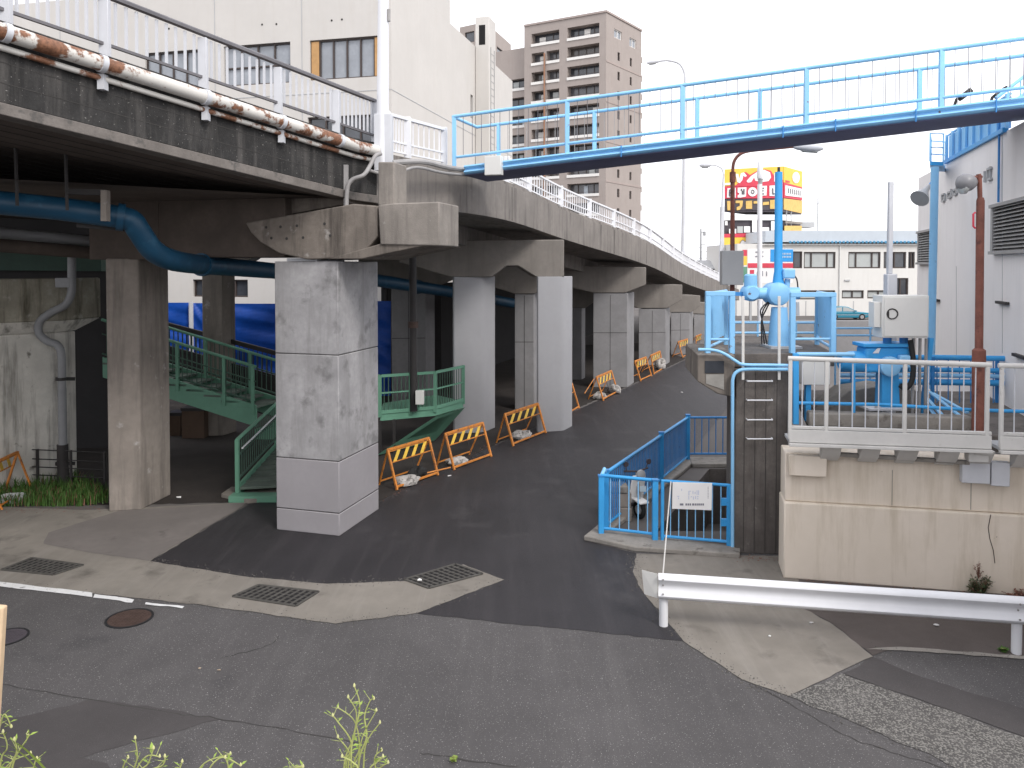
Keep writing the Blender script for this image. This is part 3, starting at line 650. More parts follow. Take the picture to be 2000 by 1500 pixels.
# green steel stairs
T = thing('green_staircase', G(480, 958), 'mint green steel staircase with a landing under the viaduct', 'staircase')
zl_ = .95
A0, A1 = P(200, 697, 23.8), P(500, 792, 22.8)          # upper flight, outer stringer, top edge line
def flight(a, b, wv, nsteps, T, depth=.42, rail=1.05, posts=(0, .5, 1), outer_only=False):
    for o, nm in ((V((0, 0, 0)), 'stringer'), (wv, 'stringer')):
        MB().prism([a + o, b + o, b + o - V((0, 0, depth)), a + o - V((0, 0, depth))], wv.normalized() * .06).build(nm, M_green, T, bevel=.006)
    k = MB()
    for i in range(nsteps):
        c = a.lerp(b, (i + .5) / nsteps); dz = abs(a.z - b.z) / nsteps; r = V((b.x - a.x, b.y - a.y, 0)) / nsteps
        k.hexa([c - r * .5 + V((0, 0, -.16)), c + r * .5 + V((0, 0, -.16)), c + r * .5 + wv + V((0, 0, -.16)), c - r * .5 + wv + V((0, 0, -.16))],
               [c - r * .5 + V((0, 0, -.1)), c + r * .5 + V((0, 0, -.1)), c + r * .5 + wv + V((0, 0, -.1)), c - r * .5 + wv + V((0, 0, -.1))])
    k.build('treads', M_tread, T)
    for o in (V((0, 0, 0)), wv):
        MB().tube([a + o + V((0, 0, rail)), b + o + V((0, 0, rail))], .045, 8).build('handrail', M_green, T)
        k = MB(); k.tube([a + o + V((0, 0, .1)), b + o + V((0, 0, .1))], .03, 6)
        k.tube([a + o + V((0, 0, rail * .62)), b + o + V((0, 0, rail * .62))], .02, 6); n = int((a - b).length / .16)
        for i in range(1, n):
            p = a.lerp(b, i / n) + o; k.beam(up(p, .1), up(p, rail), .022, .022)
        k.build('balusters', M_dgreen, T)
        for f in posts:
            p = a.lerp(b, f) + o; MB().beam(up(p, -.3), up(p, rail), .09, .09).build('post', M_green, T)
wA = V((.35, 1.25, 0))
flight(A0, A1, wA, 9, T, depth=.62, rail=1.12, posts=(.5, .8, .98))
B0, B1 = G(470, 955, .38), P(560, 846, 21.7); B1.z = zl_ + .75 - .1
wB = V((1.25, .25, 0)); B0 = G(464, 945, .35); B1 = P(540, 862, 21.9)
flight(B1, B0, wB, 8, T, depth=.5, posts=(0, 1.0))
MB().tube([up(B0, .85) + V((.12, 0, 0)), up(B1, .85) + V((.12, 0, 0))], .022, 6).build('steel_handrail', M_wpaint, T)
MB().box(B0.x - .1, B0.y - .35, 0, B0.x + 1.4, B0.y, .15).build('bottom_step', M_green, T, bevel=.01)
L0 = P(498, 838, 22.6); Lz = L0.z
MB().prism([V((L0.x, L0.y, Lz)), V((-4.6, 22.5, Lz)), V((-4.4, 24.3, Lz)), V((L0.x + .4, L0.y + 1.9, Lz))], (0, 0, -.3)).build('landing', M_green, T, bevel=.01)
k = [P(742, 815, 23.0), P(850, 800, 23.8), P(905, 812, 25.2)]; k = [V((p.x, p.y, P(742, 808, 23).z)) for p in k]
for a, b in zip(k, k[1:]):
    m = MB(); n = int((a - b).length / .13)
    for i in range(1, n): p = a.lerp(b, i / n); m.beam(up(p, .05), up(p, 1.08), .025, .025)
    m.build('balusters', M_dgreen, T)
    for z, h in ((1.1, .08), (.6, .04), (.04, .1)): MB().beam(up(a, z), up(b, z), .06, h).build('rail', M_green, T)
for p in k + [k[0].lerp(k[1], .55)]: MB().beam(up(p, -.1), up(p, 1.14), .1, .1).build('post', M_green, T)
MB().prism([up(k[0], 0), up(k[1], 0), up(k[2], 0), up(k[2], 0) + V((-1, 1.2, 0)), up(k[0], 0) + V((-.2, 1.8, 0))], (0, 0, -.22)).build('landing_edge', M_green, T, bevel=.01)
c = k[1]; MB().prism([up(c, -.24), up(k[2], -.24), V((k[2].x - .9, k[2].y - .6, .05)), V((c.x - 1.6, c.y - 1.1, .05))], (.05, .2, 0)).build('side_panel', M_green, T)
for p in (k[0], k[0].lerp(k[1], .25)): MB().beam(V((p.x, p.y, 0)), up(p, -.2), .08, .08).build('leg', M_dark, T)
a, b = P(250, 613, 27.5), P(540, 690, 25.5)            # second dark railing behind, against the tarpaulin
T = thing('stair_railing', V((b.x, b.y, 0)), 'dark sloping railing in front of the blue tarpaulin, above the green stair', 'railing')
MB().beam(a, b, .09, .14).build('handrail', M_dark, T); MB().beam(up(a, -.75), up(b, -.75), .07, .07).build('bottom_rail', M_dark, T)
m = MB()
for i in range(1, 34): p = a.lerp(b, i / 34); m.beam(up(p, -.75), p, .025, .025)
m.build('balusters', M_dark, T); MB().prism([up(a, -.8), up(b, -.8), V((b.x, b.y, .6)), V((a.x, a.y, 1.6))], (.05, .2, 0)).build('skirt_panel', M_dark, T)
# boxes beneath the stairs
for x0, x1, y0, y1, d, l, m in ((355, 398, 803, 843, 25.2, 'tan cardboard box with dark lid under the green stair', M_ply), (330, 352, 812, 845, 25.6, 'smaller tan carton left of the lidded box under the stair', M_brown)):
    a, b = P(x0, y1, d), P(x1, y0, d); T = thing('storage_box', V((a.x, a.y, max(0, a.z))), l, 'box', 'cartons under the stairs')
    MB().box(a.x, d, 0, b.x, d + .5, b.z).build('body', M_plydark, T, bevel=.01); MB().box(a.x - .02, d - .03, b.z + .002, b.x + .02, d + .53, b.z + .1).build('lid', M_dark, T)
# dark low fence by the grass
a, b = G(10, 948), G(205, 957)
T = thing('low_fence', a, 'thin black wire fence in front of the pale abutment', 'fence')
for i in range(4): p = a.lerp(b, i / 3); MB().beam(p, up(p, .95), .05, .05).build('post', M_dark, T)
for z in (.93, .7, .5, .3): MB().tube([up(a, z), up(b, z)], .014, 6).build('wire', M_dark, T)
# concrete step at the foot of the stairs
structure(MB().prism(rough([G(x, y, 0) for x, y in [(432, 972), (452, 958), (545, 962), (545, 978), (484, 984)]], .4, .01), (0, 0, .1)).build('pavement', M_walk, bevel=.015))
# grass patch
def blades(name, pts_fn, n, h, w, m, **kw):
    mb = MB()
    for _ in range(n):
        p = pts_fn(); a = random.uniform(0, 6.28); hh = h * random.uniform(.4, 1.2); l = V((math.cos(a), math.sin(a), 0)) * hh * random.uniform(.1, .6); s = V((-math.sin(a), math.cos(a), 0)) * w * random.uniform(.6, 1.3)
        mid = p + l * .4 + V((0, 0, hh * .62)); tip = p + l + V((0, 0, hh * random.uniform(.8, 1)))
        mb.add([p - s, p + s, mid + s * .7, mid - s * .7, tip], [[0, 1, 2, 3], [3, 2, 4]])
    return mb.build(name, m, smooth=False, **kw)
def gpt():
    while 1:
        x, y = random.uniform(-120, 212), random.uniform(922, 1000)
        lo = 988 if x < 0 else 990 - max(0, x - 150) * .1; hi = 930 + max(0, 60 - x) * .35 + max(0, x - 140) * .45
        if hi < y < lo and random.random() < .35 + .65 * (y - hi) / (lo - hi): return G(x, y)
tag(blades('grass', gpt, 2600, .34, .012, M_grass), 'rank green grass at the foot of the abutment pier', 'grass', None, 'stuff')
# ================================================================== ORANGE BARRICADES
def make_barricade():
    T = thing('barricade', (0, 0, 0), 'x', 'barricade', 'orange barricades along the kerb')
    w, h, s = 1.45, .95, .3                               # local x along the bar, y away from the road
    fr = lambda x, z: V((x, -s * (1 - z / h), z)); bk = lambda x, z: V((x, s * (1 - z / h) * 1.3, z))
    for x in (0, w): MB().beam(fr(x, 0), fr(x, h + .02), .05, .05).build('front_leg', M_orange, T, bevel=.006); MB().beam(bk(x + (-.1 if x else .1), 0), bk(x, h - .02), .035, .035).build('back_leg', M_orange, T)
    MB().beam(fr(0, h), fr(w, h), .055, .06).build('top_bar', M_orange, T, bevel=.006)
    MB().beam(fr(.03, .07), fr(w - .03, .07), .045, .05).build('bottom_bar', M_orange, T, bevel=.006)
    b = MB(); z0, z1 = .64, .9
    b.hexa([fr(.04, z0), fr(w - .04, z0), fr(w - .04, z0) + V((0, .012, 0)), fr(.04, z0) + V((0, .012, 0))], [fr(.04, z1), fr(w - .04, z1), fr(w - .04, z1) + V((0, .012, 0)), fr(.04, z1) + V((0, .012, 0))])
    b = MB(); b.beam(fr(.03, z0), fr(w - .03, z0), .02, .025); b.beam(fr(.03, z1), fr(w - .03, z1), .02, .02)
    bd = b.build('striped_board', M_orange, T)
    st = MB(); o = V((0, -.006, 0))
    for i in range(4):
        x = .08 + i * .31
        st.prism([fr(x, z0 + .005) + o, fr(x + .11, z0 + .005) + o, fr(x + .34, z1 - .005) + o, fr(x + .23, z1 - .005) + o], (0, .008, 0))
    st.build('stripes', M_yellow, bd, smooth=False)
    MB().beam(bk(.1, .1), bk(w - .1, .1), .03, .03).build('back_bar', M_orange, T)
    MB().beam(fr(w * .5, .64), fr(w * .5, .09), .012, .012).build('wire', M_dark, T)
    return T
proto = make_barricade(); used = []
def barricade(p0, p1, label, lean=0., dz=0.):
    t = proto if not used else copytree(proto); used.append(1)
    a, b = G(*p0), G(*p1); an = math.atan2(b.y - a.y, b.x - a.x); d = V((math.cos(an), math.sin(an), 0)); n = V((-d.y, d.x, 0))
    t.location = a + n * .3 + V((0, 0, .011)); t.rotation_euler = (lean, 0, an + random.uniform(-.07, .07)); t['label'] = label
    t.scale = (min(1.5, max(.8, (b - a).length / 1.45)), 1, 1)
    return t
barricade((775, 958), (858, 930), 'nearest orange barricade with yellow stripes, beside the big front pier, sandbag under it')
barricade((888, 919), (956, 892), 'second orange striped barricade from the front pier, white sack slumped over its foot')
barricade((1003, 872), (1064, 846), 'orange striped barricade between the two smooth columns, grey sandbag inside')
barricade((1098, 818), (1142, 794), 'orange barricade half hidden behind the right smooth column')
barricade((1179, 783), (1222, 754), 'orange barricade leaning by the pier with the dark cross joints, pale sack in its frame')
barricade((1252, 745), (1268, 735), 'narrow-looking orange barricade just past the cross-jointed pier')
barricade((1278, 731), (1307, 713), 'tilted orange barricade holding a white bundle, before the fourth pier', lean=.12)
barricade((1334, 699), (1352, 691), 'distant orange barricade beside the fifth pier')
barricade((1360, 684), (1378, 675), 'farthest rusty orange barricade partly behind the blue platform', lean=.3)
t = barricade((10, 960), (-70, 1002), 'orange barricade cut off by the left edge, standing on the grass')
# chains / bar between barricades
for a, b, l in ((G(858, 928, .7) + V((-.3, .2, 0)), G(888, 915, .8) + V((-.1, .1, 0)), 'thin rod linking the nearest two orange barricades'), (P(1142, 768, 28.2), P(1160, 740, 32.6), 'orange bar leaning between the hidden barricade and the next'), (P(1118, 778, 28.), P(1158, 742, 31.5), 'x')):
    if l != 'x': tag(MB().tube([a, b], .018, 6).build('link_bar', M_orange), l, 'bar', 'bars between the barricades')
def sack(c, rx, ry, rz, ang, label, m=None, seed=0):
    R = random.Random(seed); mb = MB(); n, k = 18, 10; vs = []
    ph = [R.uniform(0, 6) for _ in range(6)]
    for j in range(k + 1):
        th = math.pi * j / k
        for i in range(n):
            f = 2 * math.pi * i / n
            s = abs(math.sin(th)) ** .7; g = 1 + .14 * math.sin(3 * f + ph[0]) * math.sin(2 * th + ph[1]) + .08 * math.sin(7 * f + ph[2] + 3 * th)
            g += .1 * math.sin(5 * f + ph[3] + 5 * th) + .06 * math.sin(11 * f + ph[4]); x, y, z = .85 * rx * s * math.cos(f) * g, .9 * ry * s * math.sin(f) * g, .72 * rz * (1 + math.cos(th)) * (.65 + .35 * g) * (1 + .35 * math.sin(2 * f + ph[5]))
            if z < rz * .5: z *= .6
            vs.append(c + V((x * math.cos(ang) - y * math.sin(ang), x * math.sin(ang) + y * math.cos(ang), z)))
    mb.add(vs, [[j * n + i, j * n + (i + 1) % n, (j + 1) * n + (i + 1) % n, (j + 1) * n + i] for j in range(k) for i in range(n)])
    return tag(mb.build('sandbag', m or M_bag), label, 'sandbag', 'sandbags weighing down the barricades')
sack(G(795, 950, .01) + V((0, .1, 0)), .34, .2, .14, .5, 'crumpled white sandbag under the nearest orange barricade', seed=1)
sack(G(808, 940, .01) + V((.05, .45, 0)), .32, .2, .15, .9, 'black sandbag beside the white one under the nearest barricade', M_rubber, 2)
sack(G(893, 908, .01), .36, .17, .12, .2, 'white sandbag at the front foot of the second barricade', seed=3)
sack(G(1013, 857, .01) + V((.1, 0, 0)), .38, .24, .14, .3, 'grey white sandbag within the barricade between the smooth columns', seed=4)
sack(G(1200, 768, .01), .4, .16, .2, -.7, 'pale sack caught in the frame by the cross-jointed pier', seed=5)
sack(G(1172, 779, .01), .35, .2, .16, .2, 'grey plastic sack on the ground beside the cross-jointed pier', seed=6)
sack(G(1290, 721, .01), .35, .3, .3, .4, 'white bundle in the tilted barricade before the fourth pier', seed=7)
sack(G(22, 982, .01), .36, .22, .12, .2, 'flat grey sandbag at the left edge by the grass', M_cabg, 8)
# litter
def scrap(px, py, label, s=.06, m=None, z=.014):
    c = G(px, py, z); a = random.uniform(0, 3)
    mb = MB(); mb.prism([c + V((math.cos(a + i * 1.05) * s * random.uniform(.6, 1.2), math.sin(a + i * 1.05) * s * .7 * random.uniform(.6, 1.2), random.uniform(0, s * .3))) for i in range(6)], (0, 0, s * .3))
    tag(mb.build('litter', m or M_whip), label, 'litter', 'scraps of litter on the ground')
for px, py, s, l in ((878, 930, .06, 'white paper scrap on asphalt by the second barricade'), (350, 973, .07, 'white cup lying on the dirt right of the brown pier'), (820, 1134, .045, 'white speck of paper on the tip of the footway'),
                     (1828, 1222, .05, 'white scrap on brown paving behind the guardrail'), (1585, 1217, .035, 'tiny white scrap on the concrete under the guardrail'), (1503, 1243, .03, 'small white speck on the concrete patch beside the road'),
                     (390, 1306, .022, 'pale leaf lying on the road, left one of the pair'), (428, 1309, .026, 'pale curled leaf lying on the road, right one of the pair'), (1332, 767, .06, 'white paper scrap in the middle of the far lane'), (1356, 694, .07, 'white scrap beside the farthest barricade')):
    scrap(px, py, l, s, M_tan if 'leaf' in l else None, z=.02)
# ================================================================== BLUE FOOTBRIDGE
fa_, fb_ = P(885, 228, 19.7), P(2000, 75, 15.6)
FBl = lambda x, y: PL(x, y, fa_, fb_)
ext = lambda a, b, k=1.4: a.lerp(b, k)
FBT = thing('footbridge', V((fa_.x, fa_.y, 7.6)), 'narrow sky blue steel footbridge crossing from the viaduct to the white building', 'footbridge')
tr = [FBl(885, 228), ext(FBl(885, 228), FBl(2000, 75))]; br = [FBl(892, 307), ext(FBl(892, 307), FBl(2000, 171))]
gt = [FBl(908, 323), ext(FBl(908, 323), FBl(2000, 188))]
bd = (tr[1] - tr[0]); bu = V((bd.x, bd.y, 0)).normalized(); bn = V((-bu.y, bu.x, 0)) * 1.55       # across, away from the camera
lerp_at = lambda l, x: l[0].lerp(l[1], (FBl(x, 200) - l[0]).xy.dot(bu.xy) / (l[1] - l[0]).xy.dot(bu.xy))
posts_n = [887, 1108, 1333, 1575, 1838, 2140]; posts_f = [930, 1130, 1346, 1478, 1817, 2100]
for side, off, pp in (('near', V((0, 0, 0)), posts_n), ('far', bn, posts_f)):
    MB().tube([tr[0] + off, tr[1] + off], .042, 10).build('top_rail', M_blue, FBT)
    MB().tube([br[0] + off, br[1] + off], .034, 10).build('bottom_rail', M_blue, FBT)
    for x in pp:
        a = lerp_at(gt, x) + off; b = lerp_at(tr, x) + off
        MB().box(a.x - .05, a.y - .035, a.z - .02, a.x + .05, a.y + .035, b.z).build('post', M_blue, FBT, bevel=.008)
    for a, b in zip(pp, pp[1:]):
        n = max(3, int((lerp_at(tr, b) - lerp_at(tr, a)).length / .235)); m = MB()
        for i in range(1, n):
            p = lerp_at(br, a).lerp(lerp_at(br, b), i / n) + off; q = lerp_at(tr, a).lerp(lerp_at(tr, b), i / n) + off
            m.tube([p, q], .0075, 5, False)
        m.build('rod_panel', M_drail if side == 'near' else M_cond, FBT)
MB().tube([tr[0], tr[0] + bn], .042, 10).build('end_rail', M_blue, FBT)
prof = [(a, z * .85) for a, z in [(0, 0), (-.05, -.01), (-.075, -.05), (-.05, -.095), (-.005, -.115), (-.005, -.15), (-.06, -.165), (-.08, -.2), (-.05, -.245), (.03, -.27), (.12, -.27), (.12, 0)]]
MB().sweep(prof, gt).build('girder', M_blue, FBT)
MB().sweep([(-a, z) for a, z in prof], [g + bn for g in gt]).build('girder', M_blue, FBT)
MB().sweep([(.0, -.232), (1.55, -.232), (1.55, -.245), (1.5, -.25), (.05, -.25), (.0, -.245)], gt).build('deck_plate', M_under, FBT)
MB().sweep([(.125, -.08), (1.425, -.08), (1.425, -.225), (.125, -.225)], gt).build('walkway', M_cabg, FBT)
m = MB()
for x in (1215, 1530, 1632, 1788, 1944): p = lerp_at(gt, x); m.beam(p - bn.normalized() * .084 + V((0, 0, .002)), p - bn.normalized() * .084 + V((0, 0, -.26)), .02, .02)
m.build('joint_cover', M_blue3, FBT)
c = FBl(968, 325); T = tag(MB().obox(V((FBl(952, 325).x, FBl(952, 325).y, 0)) - bn.normalized() * .2, bu, .42, bn.normalized(), .19, FBl(952, 344).z, FBl(952, 307).z).build('cover_box', M_cab, bevel=.012), 'square white cover box at the left end of the blue footbridge', 'box')
# stair and lamps beyond the right end of the bridge
T = thing('stair_railing', P(1985, 200, 17.5), 'sky blue sloping stair railing at the far right end of the footbridge', 'railing')
a, b = P(1945, 192, 17.8), P(2090, 80, 17.8)
MB().tube([a, b], .04, 8).build('handrail', M_blue, T); MB().tube([up(a, -.35), up(b, -.45)], .03, 8).build('bottom_rail', M_blue, T)
m = MB()
for i in range(1, 6): p = a.lerp(b, i / 6); m.tube([up(p, -.4), p], .015, 6)
m.build('balusters', M_blue, T)
for x, y, l in ((1878, 186, 'dark floodlight raised above the bridge railing, left one of two'), (1948, 182, 'dark floodlight above the bridge near the sloping blue stair rail')):
    c = P(x, y, 19); T = thing('floodlight', c, l, 'floodlight', 'floodlights near the bridge end')
    MB().tube([c + V((-.28, 0, -.6)), c + V((-.12, 0, -.1)), c], .035, 8).build('arm', M_dark, T); MB().beam(c + V((-.08, -.05, -.1)), c + V((.16, -.1, .1)), .22, .12).build('head', M_dark, T, bevel=.02)
# ================================================================== RIGHT BUILDING
RA = V((10.32, 16, 0)); RD = V((.292, .956, 0)).normalized(); RB = RA + RD
Rl = lambda x, y: PL(x, y, RA, RB)
e0 = Rl(1792, 500); RO = V((e0.x, e0.y, 0)); Ru = -RD; RW = (RO - (RA - RD * 9)).length
rz = Rl(1839, 324).z; ru = lambda x: (V((Rl(x, 500).x, Rl(x, 500).y, 0)) - RO).dot(Ru)
T = thing('plaster_building', RO, 'tall plain white plaster building with louvred vents filling the right edge', 'building')
v1 = (ru(1943), ru(1943) + 2.6, Rl(1943, 494).z, Rl(1943, 404).z); v2 = (ru(1797), ru(1829), Rl(1829, 514).z, Rl(1829, 448).z)
m = MB(); facade(m, RO, Ru, RW, 0, rz, [v1, v2], .25)
n = V((Ru.y, -Ru.x, 0)); bk = -n * 12
E = RO + Ru * RW
for (a, b) in ((RO + bk, RO), (E, E + bk), (E + bk, RO + bk)): m.poly([a, b, up(b, rz), up(a, rz)])
m.poly([up(RO, rz), up(E, rz), up(E + bk, rz), up(RO + bk, rz)]); m.build('wall', M_rwhite, T, smooth=False)
m = MB(); k = MB()
for v in (v1, v2):
    lv = MB(); o = RO + n * .05; N_ = 13
    for i in range(N_):
        z = v[2] + (v[3] - v[2]) * (i + .5) / N_; p, q = up(o + Ru * v[0], z), up(o + Ru * v[1], z)
        lv.hexa([p - n * .12 + V((0, 0, .05)), q - n * .12 + V((0, 0, .05)), q + n * .02 + V((0, 0, -.035)), p + n * .02 + V((0, 0, -.035))], [x + V((0, 0, .014)) for x in (p - n * .12 + V((0, 0, .05)), q - n * .12 + V((0, 0, .05)), q + n * .02 + V((0, 0, -.035)), p + n * .02 + V((0, 0, -.035)))])
    L_ = lv.build('louvre', M_louv, T, smooth=False)
    fr = MB()
    for z in (v[2], v[3]): fr.beam(up(o + Ru * (v[0] - .05), z), up(o + Ru * (v[1] + .05), z), .16, .07)
    for a in (v[0], v[1]): fr.beam(up(o + Ru * a, v[2]), up(o + Ru * a, v[3]), .16, .06, n)
    fr.build('frame', M_louv, L_, smooth=False)
    MB().poly([up(RO + Ru * a - n * .2, z) for a, z in ((v[0], v[2]), (v[1], v[2]), (v[1], v[3]), (v[0], v[3]))]).build('backing', M_void, L_, smooth=False)
for x, y in ((1952, 590), (1985, 692), (1826, 585)):
    p = Rl(x, y); MB().beam(p + n * .05, p + n * .05 + Ru * .75, .08, .06).build('wall_bracket', M_dark, T)
for x, y0_, y1_ in ((1958, 260, 690), (1868, 520, 700)): MB().beam(Rl(x, y0_) + n * .004, Rl(x, y1_) + n * .004, .014, .008, n).build('wall_joint', M_cabg, T)
MB().tube([Rl(1957, 235) + n * .05, Rl(1955, 395) + n * .05], .025, 6).build('wall_pipe', M_blue3, T)
# raised grey lettering, illegible strokes
m = MB()
for i, (x, h, ht) in enumerate([(1842, 395, 16), (1848, 391, 12), (1854, 388, 13), (1860, 385, 16), (1865, 382, 12), (1871, 378, 14), (1877, 374, 13), (1926, 356, 22), (1932, 353, 24), (1937, 349, 24)]):
    a = Rl(x, h) + n * .03; b = Rl(x, h - ht) + n * .03; m.beam(a, b, .05, .05, n)
    if i % 2 == 0: m.beam(b + V((0, 0, -.02)), b + V((0, 0, -.02)) + Ru * .3, .05, .05); m.beam(a + V((0, 0, .02)), a + V((0, 0, .02)) + Ru * .3, .05, .05)
m.build('lettering', M_cabg, T, smooth=False)
# blue parapet screen on its roof
T = thing('roof_screen', up(Rl(1850, 500), 0) + V((0, 0, rz)), 'sky blue corrugated screen and rails along the white building roof edge', 'screen')
p0, p1 = RO + Ru * ru(1846) - n * .06, RO + Ru * ru(1962) - n * .06; m = MB(); L = (p1 - p0).length; N_ = int(L / .09); z0, z1 = rz + .06, rz + .75
vs = []
for i in range(N_ + 1):
    q = p0.lerp(p1, i / N_) + n * (.025 if i % 2 else -.025); vs += [up(q, z0), up(q, z1)]
m.add(vs, [[2 * i, 2 * i + 2, 2 * i + 3, 2 * i + 1] for i in range(N_)]); m.build('corrugated_sheet', M_blue, T, smooth=False)
MB().beam(up(p0 + n * .08, z0 - .03), up(p1 + n * .08, z0 - .03), .12, .1).build('bottom_beam', M_blue2, T); MB().tube([up(p0, z1 + .05), up(p1, z1 + .05)], .035, 8).build('top_rail', M_blue, T)
for i in range(9): q = p0.lerp(p1, i / 8) + n * .06; MB().beam(up(q, z0), up(q, z1 + .05), .06, .06).build('post', M_blue, T)
T = thing('roof_landing', P(1830, 325, 22.5), 'small blue railed landing sticking out at the left roof corner of the white building', 'landing')
c = [P(1818, 327, 22.6), P(1846, 318, 22.8), P(1842, 322, 21.4), P(1816, 331, 21.3)]
MB().prism([V((p.x, p.y, c[0].z)) for p in (c[0], c[1], c[2], c[3])], (0, 0, -.1)).build('floor', M_blue2, T)
for p in c: MB().tube([V((p.x, p.y, c[0].z)), V((p.x, p.y, c[0].z + .75))], .022, 6).build('post', M_blue, T)
for z in (.38, .75): MB().tube([V((p.x, p.y, c[0].z + z)) for p in (c[1], c[0], c[3], c[2])], .02, 6).build('rail', M_blue, T)
T = thing('loudspeaker', P(1800, 375, 21), 'grey horn loudspeaker hanging below the blue landing', 'loudspeaker')
a = P(1815, 362, 21)
MB().tube([a, P(1806, 374, 20.9), P(1796, 388, 20.75)], [.05, .1, .24], 16).build('horn', M_cabg, T); MB().tube([a, P(1822, 352, 21.1)], .03, 6).build('bracket', M_blue3, T)
tag(MB().tube([V((P(1823, 330, 20).x, 20, 2.4)), P(1826, 326, 20)], .095, 14).build('blue_post', M_blue), 'tall blue post rising in front of the white building corner', 'post')
# ================================================================== FLOOD GATE TOWER
gA, gB = G(1435, 1080), G(1536, 1084); gu = V((gB.x - gA.x, gB.y - gA.y, 0)).normalized(); gn = V((gu.y, -gu.x, 0))
zp = P(1480, 692, 15.3).z
GT = thing('gate_tower', gA, 'dark boarded concrete pillar and platform of a floodgate with ladder rungs', 'gate tower')
MB().obox(gA, gu, (gB - gA).length, -gn, 1.1, 0, zp - .28).build('pillar', M_darkcon, GT, bevel=.02)
pf = [P(1376, 690, 15.35), P(1630, 690, 15.5)]
MB().prism([V((pf[0].x, pf[0].y, zp)), V((pf[1].x, pf[1].y, zp)), V((7.1, 19.4, zp)), V((5.2, 19.4, zp))], (0, 0, -.26)).build('platform', M_darkcon, GT, bevel=.015)
k = [PL(x, y, gA, gB) for x, y in ((1362, 692), (1434, 692), (1434, 776), (1400, 768), (1361, 744))]
MB().prism([p + gn * .06 for p in k], -gn * 2.2).build('corbel', M_cap, GT, bevel=.02)
k = [PL(x, y, gA, gB) + gn * .065 for x, y in ((1376, 704), (1413, 704), (1413, 728), (1376, 728))]; MB().prism(k, gn * .01).build('inspection_window', M_glass, GT, smooth=False)
k = [PL(x, y, gA, gB) + gn * .065 for x, y in ((1378, 730), (1413, 730), (1413, 760), (1378, 748))]; MB().prism(k, gn * .008).build('steel_plate', M_steelbr, GT, smooth=False)
k = MB()
for i in range(5): q = gA + gu * (.16 + .2 * i) + gn * .003; k.beam(up(q, .05), up(q, zp - .3), .01, .006, gn)
k.build('board_joint', M_groove, GT, smooth=False)
LD = thing('rung_ladder', gA + gu * .4, 'white rung ladder with two tall handrails on the gate pillar face', 'ladder')
for y in (743, 780, 818, 855):
    a, b = PL(1458, y, gA, gB) + gn * .1, PL(1507, y, gA, gB) + gn * .1
    MB().tube([a - gn * .1, a, b, b - gn * .1], .014, 6).build('rung', M_wpaint, LD)
for x in (1449, 1519): MB().beam(PL(x, 740, gA, gB) + gn * .12, PL(x, 578, gA, gB) + gn * .12, .05, .04, gn).build('handrail', M_rail, LD, bevel=.006)
for x in (1383, 1428): pass
BF = 'blue guard frames around the gate platform'
def guard(x0, x1, y0, d, label, side, sx0):
    T = thing('guard_frame', P(x0, 690, d), label, 'guard rail', BF)
    a, b = P(x0, 690, d), P(x1, 690, d); h = P(x0, y0, d).z
    for p in (a, b): MB().box(p.x - .05, p.y - .05, zp, p.x + .05, p.y + .05, h).build('post', M_blue, T, bevel=.008)
    MB().box(a.x - .05, a.y - .052, h + .001, b.x + .05, b.y + .052, h + .09).build('top_bar', M_blue, T, bevel=.008)
    MB().tube([up(a, zp + .28 - a.z), up(b, zp + .28 - b.z)], .025, 8).build('mid_bar', M_blue, T)
    p, q = side; N_ = 16; vs = []
    for i in range(N_ + 1):
        c = p.lerp(q, i / N_) + V((.02 if i % 2 else -.02, 0, 0)); vs += [V((c.x, c.y, zp + .22)), V((c.x, c.y, h))]
    m = MB(); m.add(vs, [[2 * i, 2 * i + 2, 2 * i + 3, 2 * i + 1] for i in range(N_)]); m.build('sheet', M_blue, T, smooth=False)
    MB().tube([V((p.x, p.y, zp + .12)), V((q.x, q.y, zp + .12))], .03, 8).build('side_rail', M_blue, T)
    MB().tube([V((p.x, p.y, h + .04)), V((q.x, q.y, h + .04))], .035, 8).build('side_top_rail', M_blue, T)
    MB().box(q.x - .04, q.y - .04, zp, q.x + .04, q.y + .04, h + .02).build('back_post', M_blue, T)
guard(1382, 1429, 578, 15.4, 'sky blue guard frame with sheet side on the left of the gate hoist', (P(1384, 640, 15.5), P(1418, 640, 17.2)), 0)
guard(1547, 1626, 580, 15.5, 'wider sky blue guard frame with sheet side on the right of the gate hoist', (P(1622, 640, 15.6), P(1596, 640, 17.2)), 0)
T = thing('platform_railing', P(1500, 655, 19.2), 'low blue pipe railing along the rear of the gate platform', 'railing')
for y in (650, 662, 630): MB().tube([P(1432, y, 19.2), P(1596, y, 19.2)], .03, 8).build('rail', M_blue, T)
for x in (1434, 1480, 1555, 1592): MB().tube([V((P(x, 650, 19.2).x, 19.2, zp)), P(x, 628, 19.2)], .025, 8).build('post', M_blue, T)
T = thing('platform_railing', P(1680, 660, 19.3), 'thin blue rails between the gate platform and the grey control cabinet', 'railing')
for y in (641, 655): MB().tube([P(1628, y, 19), P(1730, y, 19)], .025, 8).build('rail', M_blue, T)
for x in (1632, 1700): MB().tube([V((P(x, 650, 19).x, 19, 2.4)), P(x, 641, 19)], .025, 8).build('post', M_blue, T)
def disc(c, r, t, n=24, ax=V((0, -1, 0))): return [c, c + ax * t]
